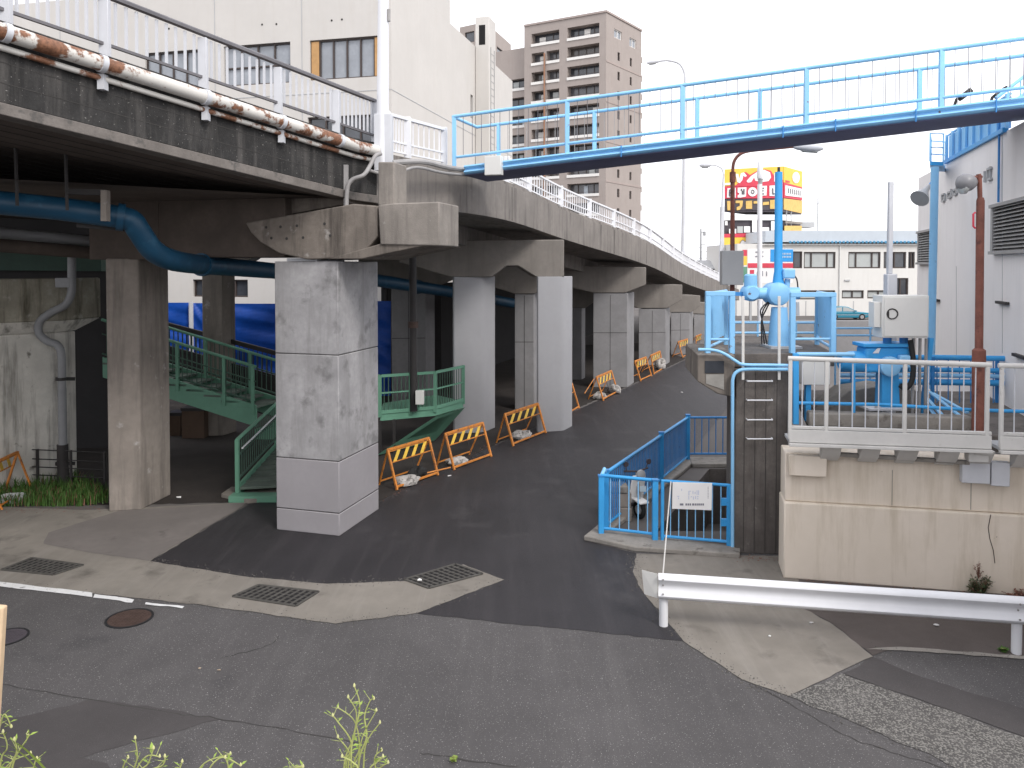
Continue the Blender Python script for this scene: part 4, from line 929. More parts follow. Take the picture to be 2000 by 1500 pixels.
# hoist 1
hd = 16.6; q = lambda x, y, d=hd: P(x, y, d)
T = thing('gate_hoist', V((q(1520, 690).x, hd, zp)), 'sky blue gate hoist with tall spindle post and motor on the upper platform', 'gate hoist')
c = q(1522, 600); MB().tube([V((c.x, c.y, zp)), V((c.x, c.y, c.z))], [.23, .16], 20).build('column', M_blue, T)
c = q(1517, 574); MB().tube([c + V((0, .3, 0)), c + V((0, -.12, 0)), c + V((0, -.2, 0)), c + V((0, -.24, 0))], [.24, .245, .22, .12], 28).build('gearbox', M_blue, T)
MB().tube([q(1478, 573), q(1560, 573)], [.12, .13], 18).build('gear_shaft_case', M_blue, T)
c = q(1466, 572); MB().tube([c + V((0, .2, 0)), c + V((0, -.1, 0)), c + V((0, -.16, 0))], [.17, .175, .13], 24).build('worm_case', M_blue, T)
c = q(1466, 566); e = q(1466, 538); MB().tube([c, up(c, .1), e, up(e, .03)], [.12, .135, .13, .1], 22).build('motor', M_blue, T)
MB().beam(q(1430, 574), q(1462, 574), .08, .08).build('link_bar', M_blue3, T)
c = q(1520, 562); e = q(1521, 336); MB().tube([c, up(c, .25), up(c, .35), e], [.13, .1, .085, .075], 18).build('spindle_tube', M_blue2, T)
MB().tube([e, up(e, .1)], .03, 8).build('spindle_tip', M_dark, T)
MB().box(q(1526, 540).x, hd - .15, q(1526, 544).z, q(1549, 540).x, hd + .15, q(1526, 525).z).build('switch_box', M_blue, T, bevel=.03)
c = q(1538, 545); MB().tube([c, q(1536, 565)], .06, 12).build('switch_stand', M_blue, T)
MB().tube(spline([q(1546, 534), q(1556, 545), q(1559, 570)], 5), .015, 6).build('cable', M_dark, T)
for dx in (0, 5, 10): MB().tube(spline([q(1505 - dx * .3, 588), q(1496 - dx, 605), q(1487 + dx * .2, 628), q(1488 + dx, 672)], 6), .015, 6).build('cable', M_dark, T)
MB().box(c.x - .45, hd - .35, zp + .001, c.x + .2, hd + .35, zp + .05).build('base_plate', M_cabg, T)
c = q(1556, 590); tag(MB().tube([c, up(c, -.28)], [.05, .06], 12).build('small_lamp', M_cabg), 'small grey lamp hanging under the right guard frame', 'lamp')
# blue pipes on the pillar
T = thing('blue_handrail_pipe', PL(1428, 1060, gA, gB), 'bright blue pipe running down the left side of the gate pillar', 'pipe')
h = lambda x, y: PL(x, y, gA, gB) + gn * .16
MB().tube(spline([h(1546, 719), h(1500, 719), h(1456, 719), h(1438, 723), h(1429, 736), h(1428, 770), h(1428, 900), h(1428, 1062)], 5), .032, 10).build('pipe', M_blue, T)
T = thing('blue_handrail_pipe', PL(1400, 685, gA, gB), 'pale blue pipe bending from the platform corner along the tower front', 'pipe')
MB().tube(spline([h(1362, 681), h(1390, 682), h(1412, 689), h(1434, 703), h(1450, 710), h(1500, 711), h(1548, 712)], 5), .03, 10).build('pipe', M_blue, T)
# ================================================================== BEIGE WALL, CATWALK
W0, W1 = G(1530, 1130), G(2000, 1166); wu = V((W1.x - W0.x, W1.y - W0.y, 0)).normalized(); wn = V((wu.y, -wu.x, 0)); WL = 10.
wz1, wz2 = P(1535, 975, 14.0).z, P(1545, 878, 14.1).z
T = thing('beige_wall', W0, 'beige rendered retaining wall with rust streaks and projecting plinth behind the guardrail', 'wall')
MB().obox(W0, wu, WL, -wn, .7, 0, wz1).build('plinth', M_beige, T, bevel=.03)
MB().obox(W0 + wu * .02 - wn * .07, wu, WL - .02, -wn, .6, wz1 + .002, wz2).build('upper_wall', M_beige, T, bevel=.02)
m = MB(); pts = [(1935, 1005), (1930, 1030), (1933, 1052), (1940, 1075), (1943, 1100)]; ps = [PL(x, y, W0, W1) + wn * .003 for x, y in pts]
for a, b in zip(ps, ps[1:]): m.beam(a, b, .012, .004, wn)
m.build('crack', M_iron, T, smooth=False)
m = MB()
for x, y in ((1640, 800), (1632, 1030)): pass
for x in (1745, 1900): a = PL(x, 920, W0, W1) - wn * .068; m.beam(a, V((a.x, a.y, wz1 + .03)), .01, .006, wn)
m.build('wall_joint', M_kerb, T, smooth=False)
MB().obox(W0 + wu * .06, wu, .62, wn, .12, P(1570, 920, 14).z, wz2 - .01).build('pad', M_beige, T, bevel=.01)
# platform slab behind it
T = thing('gate_platform', W0 + V((1.2, 1.2, 0)), 'concrete gate platform with light raised edge behind the catwalk railing', 'platform')
MB().prism([V((5.6, 14.6, 2.5)), V((15.5, 12.6, 2.5)), V((17.5, 18.6, 2.5)), V((6.9, 19.2, 2.5))], (0, 0, -.3)).build('slab', M_darkcon, T, bevel=.02)
a, b = P(1577, 824, 14.9), P(1895, 842, 14.4); a.z = b.z = 2.5
MB().beam(up(a, .14), up(b, .14), .3, .26).build('raised_edge', M_kerb, T, bevel=.03)
c = P(1725, 800, 15.8); MB().prism([V((c.x - 1.1, 16.2, 2.5)), V((c.x + 1.3, 16.2, 2.5)), V((c.x + .9, 16.2, 2.95)), V((c.x + .2, 16.2, 3.05)), V((c.x - .5, 16.2, 2.95))], (0, .8, 0)).build('hatch_hump', M_kerb, T, bevel=.02)
# catwalk with railing
K0, K1 = W0 + wn * .42 - wu * .0, W1 + wn * .42; Kl = lambda x, y: PL(x, y, K0, K1)
T = thing('catwalk', V((K0.x, K0.y, wz2)), 'cream steel catwalk with railing bracketed onto the beige wall', 'catwalk')
def along(x0, y0_, x1, y1_, k0=0., k1=1.): a, b = Kl(x0, y0_), Kl(x1, y1_); return a.lerp(b, k0), a.lerp(b, k1)
a, b = along(1539, 700, 1936, 713); MB().tube([a, b], .042, 12).build('top_rail', M_rail, T)
a2, b2 = along(1950, 714, 2400, 722); MB().tube([a2, b2], .042, 12).build('top_rail', M_rail, T)
lo, lo2 = along(1541, 834, 1936, 846), along(1952, 847, 2400, 858)
for l in (lo, lo2):
    MB().beam(l[0], l[1], .06, .05).build('bottom_rail', M_rail, T, bevel=.006)
    MB().beam(up(l[0], -.145), up(l[1], -.145), .07, .22).build('kick_beam', M_rail, T, bevel=.008)
    MB().beam(up(l[0], -.29) + wn * .03, up(l[1], -.29) + wn * .03, .12, .05).build('angle', M_rail, T, bevel=.006)
    w = -wn * .55; MB().hexa([up(p, -.27) for p in (l[0], l[1], l[1] + w, l[0] + w)], [up(p, -.22) for p in (l[0], l[1], l[1] + w, l[0] + w)]).build('walkway_plate', M_cabg, T)
for xs, tl, ll in (((1543, 1614, 1767, 1928), (a, b), lo), ((1956, 2160, 2390), (a2, b2), lo2)):
    for x in xs:
        p = Kl(x, 780); zt_ = Kl(x, 703 + (x - 1539) * .033).z; zb_ = Kl(x, 832 + (x - 1541) * .03).z - .22; MB().beam(V((p.x, p.y, zb_)), V((p.x, p.y, zt_)), .065, .06, wu).build('post', M_rail, T, bevel=.008)
    for x0, x1 in zip(xs, xs[1:]):
        m = MB(); nb = max(2, round((x1 - x0) / 24))
        for i in range(1, nb):
            x = x0 + (x1 - x0) * i / nb; p = Kl(x, 780); m.tube([V((p.x, p.y, Kl(x, 832 + (x - 1541) * .03).z)), V((p.x, p.y, Kl(x, 706 + (x - 1539) * .033).z))], .011, 6, False)
        m.build('baluster_panel', M_gpaint, T)
for x in (1608, 1684, 1758, 1838, 1905, 1990, 2080):
    a = Kl(x, 868 + (x - 1540) * .035); w = -wn * .36; m = MB(); m.prism([a + V((0, 0, -.0)), a + w, a + w + V((0, 0, -.33)), a + w * .45 + V((0, 0, -.2))], wu * .3); m.build('bracket', M_rail, T, bevel=.006)
a = Kl(1540, 880); m = MB(); MB().beam(Kl(1612, 893) - wn * .3, Kl(1905, 912) - wn * .3, .1, .06).build('ledger', M_kerb, T)
MB().beam(Kl(1915, 868) - wn * .18, Kl(1915, 905) - wn * .18, .3, .22, wn).build('strut', M_rail, T, bevel=.01)
for x0, x1, y0_, y1_, l in ((1873, 1927, 897, 941, 'weathered grey plate box under the catwalk, left of the pair'), (1930, 1965, 898, 946, 'narrow grey plate box under the catwalk, right of the pair')):
    a, b = PL(x0, y0_, W0, W1), PL(x1, y1_, W0, W1); tag(MB().obox(V((a.x, a.y, 0)) + wn * .02, wu, (b - a).xy.length, wn, .14, b.z, a.z).build('plate_box', M_gpaint, bevel=.012), l, 'box', 'grey plate boxes under the catwalk')
# blue rails around hoist 2
T = thing('blue_pipe_railing', P(1556, 830, 14.75), 'bright blue railing right behind the cream catwalk railing', 'railing')
q = lambda x, y: P(x, y, 14.75)
p = q(1554, 828); MB().beam(p, q(1554, 690), .13, .1, wu).build('post', M_blue2, T, bevel=.01)
MB().beam(q(1667, 806), q(1667, 690), .06, .06, wu).build('post', M_blue2, T, bevel=.008)
MB().tube([q(1556, 692), q(1668, 692)], .04, 10).build('rail', M_blue, T); MB().tube([q(1558, 787), q(1720, 790), P(1905, 801, 14.3), P(2300, 812, 13.6)], .032, 10).build('rail', M_blue2, T)
T = thing('blue_pipe_railing', P(1830, 790, 17.6), 'row of stacked blue pipes in front of the white building behind the rusty lamp post', 'railing')
for y, r in ((698, .06), (722, .055), (733, .05), (746, .07)): MB().tube([P(1640, y, 17.8), P(1820, y, 17.5), P(2200, y + 6, 16.6)], r, 10).build('pipe', M_blue2 if y != 733 else M_blue, T)
for x in (1665, 1822, 1948, 2100): MB().beam(V((P(x, 700, 17.4).x, 17.4, 2.4)), P(x, 697, 17.4), .06, .06).build('post', M_blue3, T)
m = MB()
for i in range(14): x = 1830 + i * 22; m.tube([P(x, 700, 17.35), P(x, 795, 17.35)], .012, 5, False)
m.build('rods', M_blue3, T)
T = thing('blue_brace_bars', P(1850, 812, 15.2), 'fan of pale blue diagonal bars between the hoist and rusty lamp post', 'brace')
for a, b in (((1803, 770), (1850, 822)), ((1815, 765), (1878, 815)), ((1808, 785), (1835, 825)), ((1822, 768), (1890, 806))): MB().beam(P(*a, 16.2), P(*b, 15.2), .07, .03).build('bar', M_blue, T)
# hoist 2
hd = 15.35; q = lambda x, y, d=hd: P(x, y, d); zb = 2.76
T = thing('gate_hoist', V((q(1732, 810).x, hd, zb)), 'bright blue gate hoist with square column in front of the white cabinet', 'gate hoist')
MB().hexa([V((q(1715, 810).x, hd - .16, zb)), V((q(1750, 810).x, hd - .16, zb)), V((q(1750, 810).x, hd + .16, zb)), V((q(1715, 810).x, hd + .16, zb))], [V((q(1717, 730).x, hd - .15, q(1717, 722).z)), V((q(1748, 730).x, hd - .15, q(1717, 722).z)), V((q(1748, 730).x, hd + .15, q(1717, 722).z)), V((q(1717, 730).x, hd + .15, q(1717, 722).z))]).build('column', M_blue2, T, bevel=.01)
MB().box(q(1693, 0).x, hd - .3, 2.5 + .24, q(1764, 0).x, hd + .3, zb + .03).build('base_plate', M_gpaint, T, bevel=.01)
k = MB()
for x in (1700, 1757): c = q(x, 810); k.tube([V((c.x, hd - .24, zb + .03)), V((c.x, hd - .24, zb + .12))], .03, 6)
k.build('bolts', M_cabg, T)
MB().box(q(1690, 0).x, hd - .2, q(0, 726).z, q(1778, 0).x, hd + .25, q(0, 676).z).build('gear_housing', M_blue2, T, bevel=.06, seg=3)
MB().box(q(1684, 0).x, hd - .24, q(0, 676).z + .002, q(1780, 0).x, hd + .28, q(0, 671).z + .02).build('lid', M_blue2, T, bevel=.01)
MB().tube([q(1640, 706), q(1660, 706), q(1690, 706)], [.15, .2, .21], 20).build('motor', M_blue2, T)
c = q(1725, 712); MB().tube([c + V((0, -.19, 0)), c + V((0, -.32, 0)), c + V((0, -.34, 0))], [.19, .19, .16], 26).build('hand_wheel_cover', M_blue, T)
c = q(1751, 703); MB().box(c.x - .1, hd - .36, c.z - .12, c.x + .1, hd - .21, c.z + .13).build('switch_box', M_blue, T, bevel=.03)
for x in (1733, 1765): MB().tube([q(x, 672), q(x, 655)], .08, 14).build('spindle_stub', M_blue3, T)
MB().tube(spline([q(1778, 664, 15.1), q(1783, 700, 15.05), q(1782, 740, 15.0), q(1770, 758, 15.0), q(1757, 752, 15.05)], 6), .05, 10).build('cable', M_rubber, T)
c = q(1712, 683, hd - .21); MB().prism([q(1704, 690, hd - .21), q(1714, 680, hd - .21), q(1720, 680, hd - .21), q(1716, 690, hd - .21)], (0, -.004, 0)).build('plate', M_wpaint, T, smooth=False)
# white cabinet
cd = 14.95; a, b = P(1723, 660, cd), P(1815, 577, cd)
T = thing('control_cabinet', V((a.x, cd, a.z)), 'square white control cabinet with oval handle mounted above the blue hoist', 'cabinet')
MB().box(a.x, cd, a.z, b.x, cd + .42, b.z).build('body', M_cab, T, bevel=.015)
MB().box(a.x + .03, cd - .02, a.z + .03, b.x - .03, cd - .002, b.z - .03).build('door', M_cab, T, bevel=.008)
c = P(1742, 613, cd - .03); pts = []
for i in range(20):
    f = 2 * math.pi * i / 20; pts.append(c + V((.11 * math.cos(f) * (1 if math.cos(f) > 0 else .8), 0, .095 * math.sin(f))))
MB().tube(pts + [pts[0]], .012, 6, False).build('handle_rim', M_dark, T); MB().beam(c + V((-.07, 0, -.06)), c + V((-.07, 0, .05)), .03, .02, (0, 1, 0)).build('handle', M_dark, T)
MB().box(a.x - .13, cd + .06, P(1715, 640, cd).z, a.x - .003, cd + .3, P(1715, 590, cd).z).build('side_box', M_cab, T, bevel=.01)
for x in (1784, 1797, 1809): MB().tube([P(x, 661, cd + .2), V((P(x, 661, cd + .2).x, cd + .2, 2.5))], .03, 8).build('conduit', M_cond, T)
MB().beam(P(1818, 660, cd + .3), V((P(1818, 660, cd).x, cd + .3, 2.5)), .08, .08).build('leg', M_blue2, T)
T = thing('grey_pole', P(1738, 577, 16), 'slim grey pole with a thicker foot rising behind the white cabinet', 'pole')
MB().beam(V((P(1739, 577, 16).x, 16, 2.5)), P(1739, 535, 16), .2, .2).build('foot', M_gpaint, T, bevel=.02); MB().beam(P(1737, 535, 16), P(1740, 355, 16), .095, .095).build('shaft', M_gpaint, T, bevel=.015)
a, b = P(1568, 752, 15.2), P(1622, 704, 15.2); tag(MB().box(a.x, 15.2, a.z, b.x, 15.6, b.z).build('junction_box', M_cab, bevel=.012), 'pale grey box low behind the left end of the catwalk railing', 'box')
tag(MB().box(a.x + .1, 15.3, 2.5, a.x + .2, 15.4, a.z).build('box_leg', M_blue2), 'short blue leg carrying the pale grey box', 'support')
# rusty lamp post
T = thing('lamp_post', P(1912, 832, 14.15), 'rust red lamp post with a grey lamp head in front of the white building', 'lamp post')
q = lambda x, y: P(x, y, 14.15)
MB().tube([V((q(1912, 832).x, 14.15, 2.3)), q(1912, 700), q(1912, 684), q(1912, 680)], [.115, .112, .11, .07], 18).build('base', M_rust, T)
MB().tube([q(1912, 684), q(1914, 470)], .068, 14).build('shaft', M_rust, T); MB().tube([q(1914, 472), q(1915, 392), q(1915, 386)], [.068, .068, .05], 14).build('collar', M_rust, T)
MB().tube([q(1914, 388), q(1913, 350), q(1911, 340)], .04, 12).build('top_shaft', M_rust, T)
MB().tube([q(1918, 345), q(1900, 346), q(1892, 352)], .025, 10).build('arm', M_rust, T)
c = q(1888, 357); d = V((-.55, -.1, -.25)).normalized()
pr = [(-.2, .05), (-.16, .1), (-.06, .15), (.06, .165), (.14, .14), (.2, .07), (.22, .02)]; MB().tube([c + V((-t * .85, -.1 * t, -t * .12)) for t, r in pr], [r for t, r in pr], 18).build('lamp_head', M_dlamp, T)
MB().tube([c + V((.05 - i * .07, 0, -.06)) for i in range(4)], [.05, .14, .14, .03], 14).build('lamp_glass', M_glassm, T)
MB().tube([q(1905, 415), q(1901, 418), q(1901, 442), q(1905, 446)], .018, 8).build('bracket', M_redp, T)
# ================================================================== GUARDRAIL
g0, g1 = G(1288, 1222), G(1985, 1277); gd = V((g1.x - g0.x, g1.y - g0.y, 0)).normalized(); gnn = V((gd.y, -gd.x, 0))
T = thing('guardrail', g0, 'white corrugated steel guardrail with round posts in the right foreground', 'guardrail')
zt_ = .835; wpr = [(0, 0), (-.025, -.01), (-.07, -.04), (-.08, -.065), (-.065, -.09), (-.02, -.135), (-.008, -.175), (-.02, -.215), (-.065, -.26), (-.08, -.285), (-.07, -.31), (-.025, -.34), (0, -.35)]
wpr = [(a, z * 1.13) for a, z in wpr]; wpr = wpr + [(a + .006, z) for a, z in wpr[::-1]]
gs = g0 - gd * .02; ge = g0 + gd * 11
MB().sweep([(a - .06, z) for a, z in wpr], [up(gs, zt_), up(ge, zt_ + .03)]).build('beam', M_wpaint, T)
for s in (0.06, (g1 - g0).length, (g1 - g0).length * 2): p = g0 + gd * s; MB().tube([p, up(p, .78)], .068, 18).build('post', M_wpaint, T)
m = MB()
for s in (.05, (g1 - g0).length - .02):
    for z in (-.065, -.175, -.285): p = g0 + gd * s + gnn * (.14 if z != -.175 else .075) + V((0, 0, zt_ + z)); m.tube([p, p + gnn * .012], .014, 8)
m.build('bolts', M_cond, T)
p = gs - gd * .012; MB().prism([up(p + gnn * .08, zt_ - .01), up(p - gnn * .02 - gd * .24, zt_ + .0), up(p - gnn * .02 - gd * .2, zt_ - .37), up(p + gnn * .08, zt_ - .38)], -gnn * .008).build('end_plate', M_cab, T)
# ================================================================== BLUE ENCLOSURE
e = [G(1174, 1050), G(1283, 1063), G(1424, 1075)]; eb = [V((4.92, 22.1, 0)), V((6.1, 22.1, 0))]
structure(MB().prism(rough([G(1140, 1056), G(1240, 1078), G(1445, 1092), G(1446, 1076), G(1290, 1058), G(1198, 1040), V((5.2, 22.15, 0)), V((5.0, 22.5, 0)), V((4.7, 22.3, 0))], .5, .01), (0, 0, .1)).build('kerb', M_kerb, bevel=.02))
structure(MB().prism([V((4.9, 21.5, 0)), V((7.2, 21.5, 0)), V((7.3, 22.3, 0)), V((5.0, 22.3, 0))], (0, 0, .12)).build('kerb', M_kerb, bevel=.02))
T = thing('blue_fence', e[0], 'blue railing fence with dense bars climbing along the road beside the gate pillar', 'fence')
hh = 1.27
def fence_bay(a, b, n, top_r=.04, br_=.014, bot=.18, mat_=M_blue3, mt=M_blue2):
    MB().tube([up(a, hh), up(b, hh)], top_r, 10).build('top_rail', mt, T); MB().tube([up(a, bot), up(b, bot)], .03, 8).build('bottom_rail', mt, T)
    m = MB()
    for i in range(1, n): p = a.lerp(b, i / n); m.tube([up(p, bot), up(p, hh)], br_, 6, False)
    m.build('baluster_panel', mat_, T)
side = [e[0] + V((.12, .2, 0)), e[0].lerp(eb[0], .62), eb[0]]
fence_bay(side[0], side[1], 34, br_=.0135); fence_bay(side[1], side[2], 21, br_=.0135); fence_bay(eb[0], eb[1], 6, .03, .014, .25, M_blue3, M_blue3)
fence_bay(e[0], e[1], 6, .035, .012, .2, M_blue, M_blue2)
MB().tube([up(e[0], hh - .02), up(e[0], hh + .1) + V((.08, .12, 0)), up(side[0], hh + .0)], .04, 8).build('corner_rail', M_blue, T)
for p, h_ in ((e[0], hh - .02), (side[0], hh + .04), (side[1], hh + .06), (eb[0], hh + .06), (e[1] - V((.04, 0, 0)), hh), (eb[1], hh)): MB().beam(up(p, .0), up(p, h_), .11, .11, (0, 1, 0)).build('post', M_blue2, T, bevel=.01); MB().beam(up(p, h_), up(p, h_ + .03), .13, .13, (0, 1, 0)).build('post_cap', M_blue3, T)
T = thing('blue_gate', e[1] + V((.1, 0, 0)), 'blue barred gate leaf with a white notice hanging on it', 'gate')
a, b = e[1] + V((.1, -.02, 0)), e[2]; fence_bay(a, b, 8, .03, .011, .17, M_blue, M_blue2)
for p in (a, b): MB().beam(up(p, .02), up(p, hh + .02), .1 if p is b else .06, .08, (0, 1, 0)).build('post', M_blue2, T, bevel=.01)
for z in (.55, .95): MB().beam(up(b, z) + V((-.16, 0, 0)), up(b, z) + V((-.04, 0, 0)), .05, .14).build('latch', M_blue2, T)
nn = V(((b - a).y, -(b - a).x, 0)).normalized(); ga, gb = a, b
T = thing('notice_board', PL(1350, 995, ga, gb), 'white notice sheet with faint blue characters and a black bottom line', 'notice')
s = lambda x, y, k=.05: PL(x, y, ga, gb) + nn * k
MB().prism([s(1314, 940), s(1391, 942), s(1390, 995), s(1313, 992)], nn * .008).build('sheet', M_whip, T, bevel=.002)
m = MB(); m2 = MB()
def ink(m, x0, y0_, x1, y1_): m.prism([s(x0, y0_, .06), s(x1, y0_, .06), s(x1, y1_, .06), s(x0, y1_, .06)], nn * .002)
for x0, y0_, x1, y1_ in ((1345, 957, 1346.5, 966), (1347, 957, 1349.5, 958.3), (1353, 957, 1354.3, 963), (1357, 959, 1358.5, 963), (1361, 956, 1362.2, 965), (1364, 956, 1365.2, 965), (1345, 967, 1346.2, 974), (1349, 968, 1352, 969.3), (1354, 968, 1355.2, 974), (1358, 967, 1359.2, 973), (1361, 968, 1364.5, 969.2), (1361, 972, 1364.5, 973.2), (1331, 953, 1332.2, 957), (1323, 967, 1327, 968.2), (1325, 970, 1326.2, 973)): ink(m, x0, y0_, x1, y1_)
for x0, x1 in ((1328, 1335), (1339, 1342), (1343, 1346), (1347, 1350), (1352, 1356), (1357, 1359.5), (1360.5, 1363), (1364, 1367), (1368, 1371), (1372, 1375)): ink(m2, x0, 981.5, x1, 985.5)
for y in range(949, 972, 3): ink(m2, 1382.5, y, 1383.6, y + 1.8)
m.build('faded_lettering', M_inkb, T, smooth=False); m2.build('lettering', M_ink, T, smooth=False)
tag(MB().tube([up(G(1294, 1170), .35), s(1311, 938, .12)], .012, 8).build('stick', M_rail), 'thin cream stick leaning from the guardrail against the blue gate', 'stick')
c = G(1188, 1030); T = thing('block_pile', c + V((.1, .3, 0)), 'rough concrete blocks stacked inside the corner of the blue fence', 'blocks')
for i, (dx, dy, z, w, h_) in enumerate(((.05, .35, .0, .5, .3), (.08, .38, .305, .46, .3), (.05, .36, .61, .42, .16))): MB().box(c.x + dx, c.y + dy, z, c.x + dx + w, c.y + dy + .4, z + h_).build('block', M_kerb if i == 2 else M_brown, T, bevel=.02)
# scooter
def scooter():
    o = G(1240, 1032) + V((.2, .65, .0)); T = thing('scooter', o, 'white and dark motor scooter parked inside the blue fence', 'scooter')
    f = lambda x, y, z: o + V((x * .9 - y * .44 + .0, x * .44 + y * .9, z))   # x to the scooter's right, y backwards
    for y, r in ((-.0, .2), (1.18, .2)):
        pts = [f(math.cos(0) * 0, y + r * .78 * math.cos(t), r + r * .78 * math.sin(t)) for t in [2 * math.pi * i / 20 for i in range(21)]]
        w = MB().tube(pts, .05, 10, False).build('wheel', M_rubber, T); MB().tube([f(-.05, y, r), f(.05, y, r)], .1, 14).build('rim', M_cabg, w)
    MB().prism([f(-.2, .14, .32), f(.2, .14, .32), f(.17, .0, .95), f(-.17, .0, .95)], (f(0, .05, 0) - f(0, 0, 0))).build('front_shield', M_whip, T, bevel=.02)
    MB().hexa([f(-.17, .2, .2), f(.17, .2, .2), f(.17, 1.3, .28), f(-.17, 1.3, .28)], [f(-.17, .2, .28), f(.17, .2, .28), f(.14, 1.35, .62), f(-.14, 1.35, .62)]).build('body', M_dkp, T, bevel=.04)
    MB().hexa([f(-.15, .65, .6), f(.15, .65, .6), f(.13, 1.38, .64), f(-.13, 1.38, .64)], [f(-.13, .7, .74), f(.13, .7, .74), f(.11, 1.36, .76), f(-.11, 1.36, .76)]).build('seat', M_rubber, T, bevel=.04)
    MB().tube([f(0, .0, .3), f(0, .1, 1.0)], .035, 8).build('steering_column', M_cabg, T); MB().tube([f(-.33, .16, 1.04), f(0, .06, 1.02), f(.33, .16, 1.04)], .022, 8).build('handlebar', M_dkp, T)
    c = f(0, -.02, .98); MB().tube([c, f(0, -.08, .98), f(0, -.1, .98)], [.1, .1, .05], 16).build('headlight', M_cabg, T)
    for s_ in (-1, 1): c = f(.3 * s_, .1, 1.2); MB().tube([f(.25 * s_, .13, 1.04), c], .01, 6).build('mirror_stem', M_dkp, T); MB().tube([c, c + (f(0, -.03, 0) - f(0, 0, 0))], .06, 12).build('mirror', M_dkp, T)
    MB().prism([f(-.12, -.2, .36), f(.12, -.2, .36), f(.12, .18, .4), f(-.12, .18, .4)], (0, 0, .05)).build('front_mudguard', M_whip, T, bevel=.02)
    MB().box(*f(-.06, -.09, .62), *(f(-.06, -.09, .62) + V((.14, .012, .12)))).build('plate', M_wblue2, T)
scooter()
# ================================================================== WHITE BUILDING BEHIND THE VIADUCT
bc = V((P(765, 300, 36).x, 36, 0)); bl = V((-.97, .243, 0)).normalized(); br_ = V((.243, .97, 0)).normalized()
LW = 34.; lo_ = bc + bl * LW; lu = -bl; Ll = lambda x, y: PL(x, y, bc, bc + bl)
lx = lambda x: (V((Ll(x, 100).x, Ll(x, 100).y, 0)) - lo_).dot(lu)
ztop = 18.9
T = thing('office_building', bc, 'large off-white concrete building with bronze windows rising behind the viaduct', 'building')
rows = []
def orow(x0, x1, y0_, y1_): xm = (x0 + x1) / 2; return (lx(x0), lx(x1), Ll(xm, y1_).z, Ll(xm, y0_).z)
ops = [orow(605, 745, 74, 153), orow(437, 567, 86, 165), orow(283, 388, 100, 174), orow(600, 736, 226, 292), orow(440, 560, 240, 300), orow(290, 390, 250, 310), orow(372, 480, 546, 580), orow(120, 215, 120, 180)]
m = MB(); facade(m, lo_, lu, LW, 0, ztop, ops, .22)
RWd = 22.5; rend = bc + br_ * RWd; Rr = lambda x, y: PL(x, y, bc, rend); rx = lambda x: (V((Rr(x, 100).x, Rr(x, 100).y, 0)) - bc).dot(br_)
facade(m, bc, br_, RWd, 0, ztop, [(rx(919), rx(924), Rr(922, 232).z, Rr(922, 186).z)], .25)
for a, b in ((rend, rend + bl * LW), (rend + bl * LW, lo_)): m.poly([a, b, up(b, ztop), up(a, ztop)])
m.poly([up(p, ztop) for p in (bc, rend, rend + bl * LW, lo_)]); m.build('wall', M_bwhite, T, smooth=False)
for i, o in enumerate(ops):
    if i in (0,): window(T, lo_, lu, o, .2, cols=(.13, .32, .51, .7, .89), rows=(), fm=M_frame, gm=M_glassl, fw=.07)
    else: window(T, lo_, lu, o, .2, cols=4, rows=(.45,) if i == 1 else (), gm=M_glassl if i < 3 else M_glass, fw=.07)
ln = V((lu.y, -lu.x, 0)); o = ops[0]
for a, b in ((o[0] + .05, o[0] + (o[1] - o[0]) * .12), (o[0] + (o[1] - o[0]) * .9, o[1] - .05)):
    MB().prism([up(lo_ + lu * x - ln * .1, z) for x, z in ((a, o[2] + .05), (b, o[2] + .05), (b, o[3] - .05), (a, o[3] - .05))], ln * .03).build('board', M_ply, T, smooth=False)
window(T, bc, br_, (rx(919), rx(924), Rr(922, 232).z, Rr(922, 186).z), .22, cols=1)
m = MB(); nl_, nr_ = ln * .012, V((br_.y, -br_.x, 0)) * .012
for x in (118, 420, 590): m.beam(up(lo_ + lu * lx(x) + nl_ * .5, .5), up(lo_ + lu * lx(x) + nl_ * .5, ztop - .3), .035, .02, ln)
z = Ll(700, 178).z; m.beam(up(lo_ + nl_ * .5, z), up(bc + nl_ * .5, z), .02, .035); m.beam(up(bc + nr_ * .5, z), up(rend + nr_ * .5, z), .02, .035)
m.build('wall_joint', M_cabg, T, smooth=False)
m = MB(); p = bc + lu * -.35 + ln * .06; m.tube([up(p, 6), up(p, ztop)], .055, 8); m.build('downpipe', M_rustw, T)
m = MB()
for x, y in ((330, 56), (512, 48), (540, 47), (648, 40), (668, 38), (380, 70)): q = Ll(x, y) + ln * .004; m.tube([q, q + ln * .01], .05, 8)
m.build('tie_hole', M_groove, T)
pr = bc + br_ * rx(790); MB().obox(pr, br_, RWd * .3, bl, 6, ztop + .002, ztop + 1.8).build('roof_room', M_bwhite, T)
